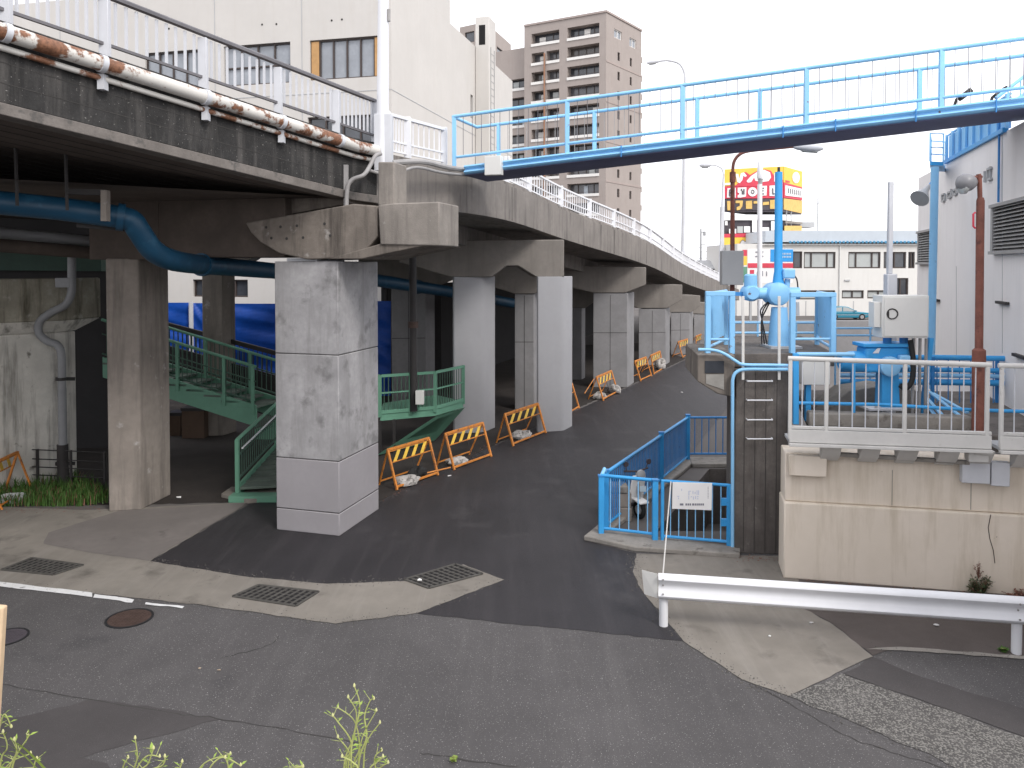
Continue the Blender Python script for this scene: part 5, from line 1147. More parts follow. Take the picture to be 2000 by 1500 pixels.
# flue stack with rungs
c = Rr(928, 300); p = V((c.x, c.y, 0)); w = br_ * 1.5; nr = V((br_.y, -br_.x, 0))
T = thing('flue_stack', p, 'tall narrow concrete flue with a ladder on the side wall of the off-white building', 'chimney')
zf = Rr(930, 36).z; MB().obox(p + nr * .9, br_, 1.5, -nr, .88, 0, zf).build('shaft', M_bwhite, T, bevel=.03)
q = p + nr * .9 - br_ * .004; m = MB(); m.poly([up(q + s_, z) for s_, z in ((-nr * .25, zf - 1.7), (-nr * .65, zf - 1.7), (-nr * .65, zf - .5), (-nr * .25, zf - .5))]); m.build('vent', M_void, T, smooth=False)
m = MB(); z = 8.
while z < zf - 2: m.beam(up(q + nr * .004 + br_ * .3, z), up(q + nr * .004 + br_ * 1.1, z), .02, .03); z += .42
for s_ in (.3, 1.1): m.beam(up(q + nr * .02 + br_ * s_, 7.6), up(q + nr * .02 + br_ * s_, zf - 1.8), .04, .04, nr)
m.build('rungs', M_louv, T, smooth=False)
# ================================================================== APARTMENT TOWER
ac = P(1184, 24, 120); A_z = ac.z; al = P(1024, 52, 127.2); ar = P(1253, 62, 129.8)
ac0, al0, ar0 = (V((p.x, p.y, 0)) for p in (ac, al, ar)); au = (ac0 - al0).normalized(); av = (ar0 - ac0).normalized()
T = thing('apartment_tower', ac0, 'tall taupe tiled apartment tower with white balcony sills against the white sky', 'building')
ax = lambda x: (V((PL(x, 200, al0, ac0).x, PL(x, 200, al0, ac0).y, 0)) - al0).dot(au)
bx = lambda x: (V((PL(x, 200, ac0, ar0).x, PL(x, 200, ac0, ar0).y, 0)) - ac0).dot(av)
AW = (ac0 - al0).length; BW = (ar0 - ac0).length; s0 = P(1170, 65, 120.5).z
opsA = []; opsW = []
for i in range(14):
    z = s0 - 3.0 * i
    if z < 1: break
    opsA.append((ax(1108), ax(1170), z, z + 1.62))
    if i == 0: opsA.append((ax(1038), ax(1092), z, z + 1.62))
    else: opsA += [(ax(1038), ax(1062), z, z + 1.55), (ax(1067), ax(1092), z, z + 1.55)]
WL2 = 7.0; wo = al0 - au * WL2; zw = P(1000, 91, 128).z; wx = lambda x: ax(x) + WL2
for i in range(2, 14):
    z = s0 - 3.0 * i - .3
    if z > 1: opsW.append((wx(981), wx(1019), z, z + 1.5))
opsB = []
for i in range(14):
    z = s0 - 3.0 * i - .4
    if z < 1: break
    if i == 0: opsB += [(bx(1199), bx(1214), z + .3, z + 1.6), (bx(1229), bx(1242), z + .1, z + 1.5)]
    else: opsB += [(bx(1206), bx(1210.5), z, z + 1.3), (bx(1230), bx(1234), z, z + 1.3)]
m = MB(); facade(m, al0, au, AW, 0, A_z, opsA, 1.3); facade(m, ac0, av, BW, 0, A_z, opsB, .3)
bk2 = -V((au.y, -au.x, 0)) * 12
m.poly([al0, up(al0, A_z), up(al0 + bk2, A_z), al0 + bk2]); m.poly([up(p, A_z) for p in (al0, ac0, ar0, al0 + bk2)])
m.build('wall', M_brick, T, smooth=False)
m = MB(); facade(m, wo + bk2 * .1, au, WL2, 0, zw, opsW, 1.); m.poly([wo + bk2 * .1, up(wo + bk2 * .1, zw), up(wo + bk2, zw), wo + bk2]); m.poly([up(p, zw) for p in (wo + bk2 * .1, wo + bk2 * .1 + au * WL2, wo + bk2 + au * WL2, wo + bk2)]); m.build('wing_wall', M_brick, T, smooth=False)
an = V((au.y, -au.x, 0)); bn_ = V((av.y, -av.x, 0))
def balcony(o, u, q, dep, nrm):
    g = MB().poly([up(o + u * a - nrm * dep, z) for a, z in ((q[0], q[2]), (q[1], q[2]), (q[1], q[3]), (q[0], q[3]))])
    w = g.build('balcony', random.choice((M_glass, M_glass, M_glassd, M_glassd2)), T, smooth=False)
    MB().obox(o + u * (q[0] - .05) + nrm * .12, u, q[1] - q[0] + .1, -nrm, .25, q[2] - .42, q[2]).build('parapet', M_sill, w, smooth=False)
    f = MB(); n_ = max(2, int((q[1] - q[0]) / 1.3))
    for i in range(1, n_): x = q[0] + (q[1] - q[0]) * i / n_; f.beam(up(o + u * x - nrm * (dep - .05), q[2]), up(o + u * x - nrm * (dep - .05), q[3]), .12, .05, nrm)
    f.beam(up(o + u * q[0] - nrm * .1, q[2] + .25), up(o + u * q[1] - nrm * .1, q[2] + .25), .05, .05)
    f.build('screen', M_frame, w, smooth=False)
    if random.random() < .6:
        x = random.uniform(q[0] + .2, q[1] - .9); MB().obox(o + u * x - nrm * (dep - .02), u, random.uniform(.5, 1.1), -nrm, -.1, q[2] + .1, q[3] - random.uniform(.15, .5)).build('curtain', random.choice((M_glassm, M_sill, M_roofb)), w, smooth=False)
for q in opsA: balcony(al0, au, q, 1.25, an)
for q in opsW: balcony(wo + bk2 * .1, au, q, .95, an)
for q in opsB:
    window(T, ac0, av, q, .25, cols=2 if q[1] - q[0] > 1.5 else 1, gm=M_glassl if q[1] - q[0] > 1.5 else M_glass, fm=M_sill if q[1] - q[0] > 1.5 else M_frame, fw=.12)
for i in range(1, 14, 2):
    z = s0 - 3 * i - 1.2; MB().beam(up(ac0 + bn_ * .03, z), up(ar0 + bn_ * .03, z), .06, .28).build('band', M_brickb, T, smooth=False)
MB().obox(al0 + an * .15, au, AW + .15, -an, .4, A_z + .002, A_z + .3).build('roof_edge', M_brickb, T); MB().obox(ac0 + bn_ * .15, av, BW, -bn_, .4, A_z + .004, A_z + .304).build('roof_edge', M_brickb, T)
MB().tube([up(al0 + au * ax(1064.5) + an * .25, 14), up(al0 + au * ax(1064.5) + an * .25, P(1064, 100, 124).z)], .13, 8).build('drain_pipe', M_iron2, T)
m = MB()
for i in range(12): z = s0 - 3.0 * i - 2; m.obox(ar0 + av * .002, av, .4, -bn_, 1.5, z, z + .9)
m.build('side_ledges', M_brick, T, smooth=False)
# brown building behind the flue
o = P(898, 60, 150); o0 = V((o.x, o.y, 0)); T = thing('distant_building', o0, 'brown flat roofed building just showing above the off-white wall beside the flue', 'building')
o1 = V((P(958, 60, 146).x, 146, 0)); o2 = V((P(998, 70, 158).x, 158, 0)); z = P(930, 47, 148).z
m = MB(); uo = (o1 - o0).normalized(); uv = (o2 - o1).normalized()
q = (1.2, 3.4, z - 3.2, z - 1.2); facade(m, o0, uo, (o1 - o0).length, 0, z, [q], .3); q2 = ((o2 - o1).length * .3, (o2 - o1).length * .65, z - 5.5, z - 3.6); facade(m, o1, uv, (o2 - o1).length, 0, z - 1, [q2], .3)
m.poly([up(p, z - 1) for p in (o1, o2, o0 + V((2, 14, 0)))]); m.build('wall', M_brick, T, smooth=False); window(T, o0, uo, q, .25, cols=1, fw=.15); window(T, o1, uv, q2, .25, cols=1, fw=.15)
# ================================================================== LOW WHITE BUILDING, CAR, SIGNS
d = 88.; X = lambda x: P(x, 500, d).x; Zz = lambda y: P(1600, y, d).z
T = thing('low_building', V((X(1600), d, 0)), 'long two-storey pale building with a blue-grey roof band behind the gate', 'building')
x0 = X(1440); ops = []
for a, b, c, e_ in ((1535, 1567, 491, 524), (1570, 1632, 492, 524), (1657, 1720, 492, 524), (1726, 1770, 492, 524), (1774, 1787, 492, 524), (1560, 1632, 567, 585), (1645, 1688, 567, 583), (1695, 1740, 567, 583), (1745, 1775, 543, 577)): ops.append((X(a) - x0, X(b) - x0, Zz(e_), Zz(c)))
m = MB(); W_ = X(1960) - x0; zr = Zz(476); facade(m, (x0, d, 0), (1, 0), W_, 0, zr, ops, .3)
m.poly([(x0, d, 0), (x0, d, zr), (x0, d + 14, zr), (x0, d + 14, 0)]); m.poly([(x0, d, zr), (x0 + W_, d, zr), (x0 + W_, d + 14, zr), (x0, d + 14, zr)]); m.build('wall', M_fwhite, T, smooth=False)
for i, q in enumerate(ops): window(T, (x0, d, 0), (1, 0), q, .25, cols=(.25, .75) if i in (1, 2) else 2, gm=M_glassm if i in (1, 2, 5, 6, 7) else M_glass, fm=M_frame, fw=.14)
MB().box(X(1492), d - .5, Zz(473), x0 + W_, d + 12, Zz(451)).build('roof_band', M_roofb, T, smooth=False)
m = MB(); xx = X(1540)
while xx < x0 + W_ - .3: m.tube([(xx, d - .6, Zz(473.5)), (xx, d - .3, Zz(471.5))], .14, 6); xx += .42
m.build('tile_ends', M_wblue, T)
MB().box(X(1480), d - .25, Zz(479), x0 + W_, d - .002, Zz(476)).build('cornice', M_fwhite, T, smooth=False)
for x in (1640,): MB().tube([(X(x), d - .08, 0), (X(x), d - .08, Zz(479))], .08, 8).build('downpipe', M_cab, T)
m = MB()
for x in (1490, 1530, 1575, 1612, 1668, 1712): m.box(X(x) - .04, d - .03, 0, X(x) + .04, d - .003, Zz(588))
m.build('panel_joint', M_cabg, T, smooth=False)
MB().box(X(1650), d - .12, Zz(549), X(1660), d - .003, Zz(546)).build('vent_hood', M_cabg, T)
T = thing('antenna', (X(1616), d + 3, Zz(451)), 'thin aerial mast on the roof of the low pale building', 'antenna')
MB().tube([(X(1616), d + 3, zr), (X(1617), d + 3, Zz(380))], .07, 6).build('mast', M_cabg, T); MB().beam((X(1610), d + 3, Zz(396)), (X(1620), d + 3, Zz(392)), .08, .08).build('crossbar', M_cabg, T)
# grey low wall in front of the car park
a, b = P(1425, 626, 50), P(1760, 626, 50); T = tag(MB().box(a.x, 50, 0, b.x, 50.3, a.z).build('parapet_wall', M_plain, bevel=.03), 'plain grey concrete wall in front of the teal car', 'wall')
# car
def car():
    y = 81.; x0 = P(1612, 620, y).x; z0 = P(1650, 621.5, y).z; o = V((x0, y, 0)); T = thing('parked_car', o, 'teal saloon car parked in front of the low pale building', 'car')
    tag(T)
    L, Wd = 4.7, 1.7; f = lambda x, z, w=0.: V((x0 + x, y + w, z))
    body = [(0, .35), (.05, .62), (.2, .82), (1.0, .88), (3.4, .86), (4.5, .74), (4.68, .6), (4.7, .35), (4.1, .22), (.4, .22)]
    MB().prism([f(x, z) for x, z in body], (0, Wd, 0)).build('body', M_car, T, bevel=.06)
    cab = [(.55, .86), (1.15, 1.32), (1.5, 1.38), (2.35, 1.36), (3.35, .86)]
    MB().prism([f(x, z, .12) for x, z in cab], (0, Wd - .24, 0)).build('cabin', M_car, T, bevel=.05)
    for k in ([(.8, .9), (1.22, 1.28), (1.75, 1.3), (1.75, .9)], [(1.85, .9), (1.85, 1.3), (2.32, 1.28), (3.1, .9)]): MB().prism([f(x, z, .1) for x, z in k], (0, .05, 0)).build('side_window', M_glassm, T, smooth=False)
    for x in (.95, 3.75):
        for w in (-.02, Wd - .16):
            wl = MB().tube([f(x, .32, w), f(x, .32, w + .18)], .32, 20).build('wheel', M_rubber, T); MB().tube([f(x, .32, w - .012), f(x, .32, w + .19)], .19, 16).build('rim', M_chrome, wl)
    MB().box(x0 + 4.62, y + .15, .55, x0 + 4.74, y + .5, .7).build('headlight', M_glassm, T); MB().box(x0 + 4.62, y + Wd - .5, .55, x0 + 4.74, y + Wd - .15, .7).build('headlight', M_glassm, T)
    MB().box(x0 + .3, y - .01, .5, x0 + 4.5, y - .001, .56).build('trim_strip', M_chrome, T)
    MB().beam(f(2.95, .95, -.12), f(3.12, .95, -.12), .12, .12).build('mirror', M_car, T)
car()
# pole sign tower
d = 95.; sc_, sr_ = P(1529, 325, d), P(1566, 335, 100); s0_ = V((P(1415, 400, d).x, d, 0)); s1_ = V((sc_.x, d, 0)); s2_ = V((sr_.x, 100, 0))
S1 = lambda x, y, k=0.: V((P(x, y, d).x, d - k, P(x, y, d).z))
S2n = V(((s2_ - s1_).y, -(s2_ - s1_).x, 0)).normalized(); S2 = lambda x, y, k=0.: PL(x, y, s1_, s2_) + S2n * k
T = thing('sign_tower', (s0_ + s1_) / 2, 'big rooftop-style sign tower with yellow, red and gold bands facing two ways', 'sign tower')
def band(fn, x0, x1, y00, y01, y10, y11, m, name, k=.12, par=None):  # quad: left top/bottom, right top/bottom
    return MB().prism([fn(x0, y00, k - .1), fn(x0, y01, k - .1), fn(x1, y11, k - .1), fn(x1, y10, k - .1)], fn(x0, y00, k) - fn(x0, y00, k - .1)).build(name, m, par or T, smooth=False)
dep = V((2.2, 4.4, 0)); m = MB()
pt = lambda p, y: V((p.x, p.y, y))
zt, zb_ = P(1470, 331, d).z, P(1470, 414, d).z
pts = [s0_, s1_, s2_, s0_ + (s2_ - s1_)]; m.prism([pt(p, zb_) for p in pts], (0, 0, zt - zb_ - .3)); m.build('core', M_dkp, T, smooth=False)
band(S1, 1415, 1529, 331, 364, 325, 355, M_yelp, 'yellow_panel'); band(S2, 1529.3, 1565, 325, 356, 335, 366, M_yelp, 'yellow_panel')
band(S1, 1415, 1529, 364.3, 388, 355.3, 387, M_redp, 'red_panel'); band(S2, 1529.3, 1565, 356, 386, 366, 391, M_redp, 'red_panel')
band(S1, 1415, 1529, 390, 411, 388, 410, M_dkp, 'gold_panel'); band(S2, 1529.3, 1565, 387.5, 409, 392, 417, M_goldp, 'gold_panel')
def shape(fn, pts, m, name, k=.2): MB().prism([fn(x, y, k - .06) for x, y in pts], fn(*pts[0], k) - fn(*pts[0], k - .06)).build(name, m, T, smooth=False)
cir = lambda cx, cy, rx_, ry_, n=16: [(cx + rx_ * math.cos(2 * math.pi * i / n), cy + ry_ * math.sin(2 * math.pi * i / n)) for i in range(n)]
# white wavy lettering over red backing
shape(S1, [(1434, 364), (1441, 358), (1446, 340), (1456, 336), (1464, 342), (1478, 334), (1494, 331), (1505, 334), (1511, 344), (1529, 352), (1529, 364)], M_redp, 'red_backing', .17)
shape(S1, [(1436, 340), (1441, 340), (1443, 350), (1446, 339), (1452, 337), (1458, 344), (1454, 346), (1451, 343), (1449, 352), (1444, 358), (1439, 356)], M_whip, 'white_lettering')
shape(S1, [(1457, 354), (1466, 344), (1478, 336), (1492, 332), (1503, 337), (1505, 347), (1500, 354), (1486, 356), (1474, 353), (1472, 347), (1466, 356), (1460, 357)], M_whip, 'white_lettering')
shape(S1, [(1511, 339), (1527, 339), (1527, 354), (1511, 355)], M_whip, 'white_lettering')
shape(S1, [(1415, 358), (1428, 357), (1428, 361), (1415, 362)], M_whip, 'white_lettering')
shape(S2, cir(1552, 347, 7, 11), M_whip, 'white_lettering'); shape(S2, [(1532, 352), (1540, 354), (1540, 357), (1532, 356)], M_redp, 'red_backing', .17)
# white letter tiles with dark marks
def ring(cx, cy, r0, r1):
    for i in range(12):
        a, b = 2 * math.pi * i / 12, 2 * math.pi * (i + 1) / 12; yield [(cx + r * math.cos(t), cy + r * 1.25 * math.sin(t)) for r, t in ((r0, a), (r1, a), (r1, b), (r0, b))]
for p in ([(1420, 368), (1436, 367), (1436, 386), (1419, 386)], [(1440, 367), (1457, 366), (1456, 384), (1446, 386), (1440, 386), (1440, 382), (1444, 379), (1440, 376)], cir(1469, 375, 9, 9), [(1480, 364), (1497, 363), (1496, 382), (1480, 383)], [(1502, 363), (1516, 362), (1516, 383), (1502, 383)]): shape(S1, p, M_whip, 'letter_tile')
shape(S2, [(1531, 362), (1563, 369), (1563, 386), (1531, 382)], M_whip, 'letter_tile')
m = MB()
def stroke(fn, x0, y0_, x1, y1_, k=.26, w=.12): m.beam(fn(x0, y0_, k), fn(x1, y1_, k), w, .05, (fn(x0, y0_, 1) - fn(x0, y0_, 0)).normalized())
for l in ((1424, 371, 1424, 383), (1424, 371, 1430, 371), (1424, 377, 1429, 377), (1424, 383, 1430, 383), (1447, 369, 1447, 373), (1449, 373, 1449, 380), (1452, 369, 1452, 380), (1486, 368, 1486, 379), (1486, 368, 1491, 368), (1486, 373, 1490, 373), (1486, 379, 1491, 379), (1508, 368, 1508, 379), (1508, 379, 1512, 379)): stroke(S1, *l)
for r in ring(1469, 375, 2.2, 3.4): m.prism([S1(x, y, .24) for x, y in r], (0, -.03, 0))
for i in range(7): stroke(S2, 1536 + i * 3.8, 368 + i * .8, 1536 + i * 3.8, 378 + i * .8, .26, .09)
m.build('dark_lettering', M_dkp, T, smooth=False)
for p in ([(1419, 393), (1426, 393), (1428, 411), (1420, 411)], [(1436, 392), (1450, 392), (1449, 403), (1444, 410), (1438, 411), (1438, 405), (1444, 402), (1444, 397), (1436, 397)], [(1456, 393), (1468, 392), (1468, 408), (1456, 408)], [(1471, 393), (1487, 393), (1487, 397), (1471, 398)], [(1489, 395), (1501, 394), (1501, 400), (1489, 401)], [(1503, 391), (1517, 390), (1517, 408), (1503, 408)]): shape(S1, p, M_goldp, 'gold_lettering')
# lower part
MB().prism([pt(p, P(1470, 430, d).z) for p in (s0_, s1_, s2_, s0_ + (s2_ - s1_))], (0, 0, P(1470, 421, d).z - P(1470, 430, d).z)).build('white_band', M_whip, T, smooth=False)
MB().prism([pt(p * 1. + V((.0, .3, 0)), 0) for p in (s0_, s1_, s2_, s0_ + (s2_ - s1_))], (0, 0, P(1470, 430, d).z - .02)).build('dark_base', M_dkp, T, smooth=False)
for l in ((1416, 432, 1421, 440), (1424, 447, 1438, 456), (1440, 442, 1451, 455), (1453, 442, 1465, 454), (1484, 444, 1502, 455), (1506, 432, 1513, 450)): shape(S1, [(l[0], l[1]), (l[2], l[1]), (l[2], l[3]), (l[0], l[3])], M_whip if l[0] != 1440 else M_glassm, 'panel', .02)
shape(S1, [(1469, 430), (1478, 429), (1478, 454), (1469, 453)], M_whip, 'panel', .02); band(S1, 1414, 1478, 457, 464, 455, 463, M_redp, 'red_strip', .05); band(S1, 1414, 1478, 464.3, 490, 463.3, 490, M_yelp, 'yellow_panel', .08)
for cx, rx_, ry_ in ((1450, 6, 10), (1458, 6, 9)): shape(S1, cir(cx, 479, rx_, ry_), M_dkp, 'oval', .16); shape(S1, cir(cx, 479, rx_ - .9, ry_ - .9), M_whip, 'oval', .2)
for x, y, k in ((1545, 409, 0), (1536, 408, .0)): MB().beam(S2(x, y + 2), S2(x, 452), .12, .12).build('strut', M_cabg, T)
band(S2, 1530, 1562, 432, 436, 434, 438, M_brown, 'ledge', .3); band(S2, 1530, 1563, 441, 455, 441, 455, M_goldp, 'lower_box', .2)
MB().box(P(1560, 433, 101).x, 100.6, P(1560, 444, 101).z, P(1589, 440, 101).x, 103, P(1560, 434, 101).z).build('canopy', M_cabg, T, smooth=False)
# billboard in front
d = 70.; B_ = lambda x, y, k=0.: V((P(x, y, d).x, d - k, P(x, y, d).z)); T = thing('billboard', V((P(1500, 540, d).x, d, 0)), 'white, blue and red notice billboard in front of the low pale building', 'billboard')
def bd_(x0, y0_, x1, y1_, m, name, k): a, b = B_(x0, y1_), B_(x1, y0_); MB().box(a.x, d - k, a.z, b.x, d - k + .1, b.z).build(name, m, T, smooth=False)
bd_(1459, 486, 1548, 552, M_whip, 'board', .1); bd_(1504, 487, 1548, 511, M_blup, 'blue_panel', .14); bd_(1460, 514, 1548, 523, M_redp, 'red_stripe', .14); bd_(1464, 527, 1472, 535, M_redp, 'red_square', .14); bd_(1450, 488, 1458.5, 500, M_redp, 'red_edge', .1); bd_(1450, 500.3, 1458.5, 518, M_yelp, 'yellow_edge', .1); bd_(1450, 521, 1458.5, 552, M_green, 'green_edge', .1)
m = MB()
for x0, x1, y in ((1475, 1482, 491), (1485, 1490, 491), (1475, 1481, 499.5), (1484, 1490, 499.5)): a, b = B_(x0, y + 2), B_(x1, y); m.box(a.x, d - .16, a.z, b.x, d - .1, b.z)
for x, y0_, y1_ in ((1478, 531, 538), (1481, 533, 538), (1488, 529, 539), (1496, 530, 539)): a, b = B_(x, y1_), B_(x + 1.3, y0_); m.box(a.x, d - .16, a.z, b.x, d - .1, b.z)
m.build('dark_characters', M_ink, T, smooth=False)
m = MB()
for i in range(7):
    for j in range(2): a, b = B_(1524 + i * 3, 497.5 + j * 6), B_(1525.6 + i * 3, 494 + j * 6); m.box(a.x, d - .17, a.z, b.x, d - .13, b.z)
m.build('pale_characters', M_wblue2, T, smooth=False)
for x in (1466, 1540): a = B_(x, 552); MB().beam(V((a.x, d, 0)), V((a.x, d, a.z)), .2, .2).build('leg', M_cabg, T)
# ================================================================== STREET LAMPS AND POLES
def arm_lamp(base, pole_top, arm, head, r, label, m=M_gpaint, headlen=1.3, name='street_lamp'):
    T = thing(name, base, label, 'street lamp')
    MB().tube([base, base.lerp(pole_top, .5), pole_top], [r * 1.25, r * 1.1, r], 12).build('pole', m, T)
    MB().tube(spline([pole_top] + arm, 6), [r * .75] * (6 * len(arm) + 1), 8).build('arm', m, T)
    a, b = arm[-1], head; d = b - a
    MB().tube([a, a + d * .15, a + d * .5, a + d * .85, b], [r * .8, headlen * .11, headlen * .16, headlen * .12, headlen * .04], 14).build('lamp_head', M_gpaint, T)
    MB().tube([a + d * .3 + V((0, 0, -.1 * headlen)), a + d * .8 + V((0, 0, -.1 * headlen))], headlen * .08, 10).build('lamp_glass', M_glassm, T); return T
p = at_px(off_path(FAR, .5), 1333); q = lambda x, y: P(x, y, p.y)
T = arm_lamp(up(p, -.05), q(1338, 160), [q(1336, 140), q(1326, 124), q(1305, 118), q(1288, 119)], q(1263, 123), .1, 'tall slim white street lamp standing on the far ramp, curved over to the left', headlen=1.0)
MB().tube([up(p, 0), up(p, 1.2)], .16, 12).build('base_sleeve', M_gpaint, T)
p = at_px(off_path(FAR, .5), 1404); q = lambda x, y: P(x, y, p.y)
arm_lamp(up(p, -.05), q(1413, 340), [q(1410, 330), q(1401, 324), q(1390, 322)], q(1366, 323), .09, 'farther white street lamp beside the sign tower', headlen=1.5)
d = 20.; q = lambda x, y: P(x, y, d)
T = arm_lamp(V((q(1431, 700).x, d, 0)), q(1431, 340), [q(1433, 318), q(1443, 303), q(1462, 295), q(1510, 290), q(1549, 286)], q(1608, 290), .055, 'brown street lamp with long arm and flat grey head under the footbridge', m=M_rust, headlen=.72)
MB().tube([q(1431, 356), q(1431, 336)], .075, 10).build('collar', M_rust, T)
tag(MB().box(q(1404, 556).x, d - .3, q(1404, 556).z, q(1446, 490).x, d - .06, q(1446, 490).z).build('control_box', M_cabg, bevel=.015), 'plain grey metal box fixed on the brown lamp pole', 'box')
d = 40.; q = lambda x, y: P(x, y, d)
T = thing('white_mast', V((q(1484, 700).x, d, 0)), 'white mast with a bulky top piece in front of the sign tower', 'mast')
MB().tube([V((q(1484, 700).x, d, 0)), q(1484, 360)], .12, 14).build('shaft', M_wpaint, T); MB().tube([q(1485, 368), q(1485, 352), q(1485, 350)], [.08, .12, .15], 12).build('neck', M_cabg, T); MB().tube([q(1484, 349), q(1484, 346), q(1485, 318), q(1485, 313)], [.12, .15, .13, .07], 16).build('top_piece', M_wpaint, T)
d = 93.; q = lambda x, y: P(x, y, d); tag(MB().beam(V((q(1410, 620).x, d, 0)), q(1410, 404), .42, .4).build('steel_post', M_gpaint), 'pale square post at the left side of the sign tower', 'post')
d = 110.; q = lambda x, y: P(x, y, d); T = thing('utility_pole', V((q(1368, 600).x, d, 0)), 'thin distant utility pole with crossarms left of the sign tower', 'utility pole')
MB().tube([V((q(1368, 600).x, d, 0)), q(1369, 447)], [.2, .12], 8).build('pole', M_cabg, T)
for y in (454, 478): MB().beam(q(1368, y), q(1378, y), .12, .12).build('crossarm', M_cabg, T)
c = q(1376, 452); MB().tube([c, up(c, -.6)], .2, 8).build('transformer', M_cabg, T)
for i, (y0_, y1_) in enumerate(((483, 478), (492, 489), (505, 503))): tag(MB().tube(spline([q(1300, y0_ + 8), q(1368, y0_), q(1420, y1_)], 4), .03, 4, False).build('power_line', M_ink), ['highest', 'middle', 'lowest'][i] + ' of three distant wires at the utility pole', 'wire', 'distant wires')
d = 98.; q = lambda x, y: P(x, y, d); T = thing('stone_house', V((q(1390, 560).x, d, 0)), 'small distant grey and brown house behind the end of the ramp', 'house')
MB().box(q(1372, 560).x, d, 0, q(1412, 560).x, d + 8, q(1390, 525).z).build('wall', M_aggr, T, smooth=False); MB().prism([V((q(1370, 525).x, d - .3, q(1390, 525).z + .01)), V((q(1414, 525).x, d - .3, q(1390, 525).z + .01)), V((q(1408, 505).x, d + 2, q(1390, 508).z)), V((q(1374, 505).x, d + 2, q(1390, 508).z))], (0, 5, 0)).build('roof', M_cabg, T, smooth=False)
# ================================================================== PLANTS
def shrub(c, h, r, n, m, label, cat, name, stem=M_stem, lsz=.05):
    T = thing(name, c, label, cat); R = random.Random(int(c.x * 100)); sm = MB(); lf = MB()
    for _ in range(n):
        a = R.uniform(0, 6.28); k = R.random() ** .5; e = c + V((math.cos(a) * r * k, math.sin(a) * r * .5 * k, h * R.uniform(.35, 1.) * (1 - .4 * k)))
        sm.tube([c, c.lerp(e, .5) + V((0, 0, .03)), e], [.006, .004, .002], 5, False)
        for j in range(16):
            p = c.lerp(e, R.uniform(.2, 1.)); b = R.uniform(0, 6.28); dl = V((math.cos(b), math.sin(b), R.uniform(-.2, .8))).normalized() * lsz * R.uniform(.6, 1.3); s = V((-math.sin(b), math.cos(b), R.uniform(-.4, .4))) * lsz * .28
            lf.add([p, p + dl * .5 + s, p + dl, p + dl * .5 - s], [[0, 1, 2, 3]])
    sm.build('stem', stem, T); lf.build('leaves', m, T, smooth=False)
b = PL(1908, 1156, W0, W1) + wn * .12; b.z = .0
shrub(b, .52, .26, 46, M_leafd, 'small dark green shrub growing at the foot of the beige wall', 'shrub', 'wall_shrub', M_dead)
shrub(b + V((-.02, 0, .3)), .42, .12, 8, M_dead, 'thin seed head rising from the dark shrub by the beige wall', 'plant', 'seed_head', M_dead, .03)
b = PL(1985, 1163, W0, W1) + wn * .15; b.z = 0
shrub(b, .2, .3, 30, M_dead, 'dry reddish brown plant at the foot of the beige wall, right edge', 'plant', 'dry_plant', M_dead)
b = P(768, 396, 16.6); shrub(b, .16, .22, 20, M_leaf, 'tuft of grass sprouting from the concrete pier head below the landing', 'grass tuft', 'grass_tuft', M_stem, .07)
b = G(1957, 1272, .02); shrub(b, .05, .1, 10, M_grass, 'tiny green moss tuft beside the right guardrail post', 'grass tuft', 'grass_tuft')
b = G(888, 1486, .02); shrub(b, .05, .07, 8, M_leaf, 'tiny green weed growing from a crack in the road', 'weed', 'road_weed', M_stem, .03)
# bank the camera looks over, with weeds on its edge
structure(MB().prism([V((-9, -4, 0)), V((9, -4, 0)), V((9, 3.15, 0)), V((-9, 3.15, 0))], (0, 0, 3.3)).build('terrain', M_soil, bevel=.1))
BZ = 3.3
def weed(stems, label, name='roadside_weed', d=2.95):
    c = P(stems[0][0][0], 1700, d); c = V((c.x, d, BZ)); T = thing(name, c, label, 'weed', 'weeds in the foreground'); sm = MB(); lf = MB(); R = random.Random(len(stems) + int(c.x * 1000))
    bd = MB()
    for i, st in enumerate(stems):
        dd = d + R.uniform(-.12, .12); pts = [P(x, y, dd) for x, y in st]; b = pts[0]; pts = [V((b.x + R.uniform(-.03, .03), dd, BZ - .02))] + pts if b.z > BZ + .05 and st[0][1] > 1480 else pts
        sp = spline(pts, 6); k = len(sp); sm.tube(sp, [.0042 * (1 - .6 * j / k) for j in range(k)], 6, False)
        for j in range(2, k):
            for _ in range(1 if R.random() < .55 else 0):
                p = sp[j]; a = R.uniform(0, 6.28); l = R.uniform(.014, .038); dr = V((math.cos(a), math.sin(a) * .6, R.uniform(-.1, .9))).normalized()
                if R.random() < .45: tw = p + dr * l; sm.tube([p, tw], [.0016, .001], 4, False); p = tw; l *= .55
                s = V((-dr.y, dr.x, .2)).normalized() * l * R.uniform(.13, .22)
                lf.add([p, p + dr * l * .45 + s + V((0, 0, l * .08)), p + dr * l, p + dr * l * .45 - s + V((0, 0, l * .08))], [[0, 1, 2, 3]])
        e = sp[-1]; bd.tube([e + V((0, 0, -.004)), e, up(e, .006), up(e, .011)], [.002, .0048, .004, .0015], 7)
    sm.build('stem', M_stem, T); lf.build('leaves', M_leaf, T, smooth=False); bd.build('buds', M_buds, T)  # bd holds the small buds at the stem tips
weed([[(686, 1500), (688, 1450), (700, 1400), (702, 1370), (692, 1340)], [(700, 1500), (716, 1440), (712, 1400), (722, 1370), (730, 1365)], [(680, 1500), (686, 1450), (660, 1410), (650, 1398)], [(672, 1500), (690, 1440), (696, 1392), (680, 1362)], [(710, 1500), (716, 1450), (742, 1412)], [(690, 1500), (702, 1460), (692, 1408), (660, 1382)], [(700, 1500), (708, 1440), (735, 1388)], [(676, 1500), (682, 1470), (660, 1440)]], 'tall flowering weed with thin stems in the centre foreground')
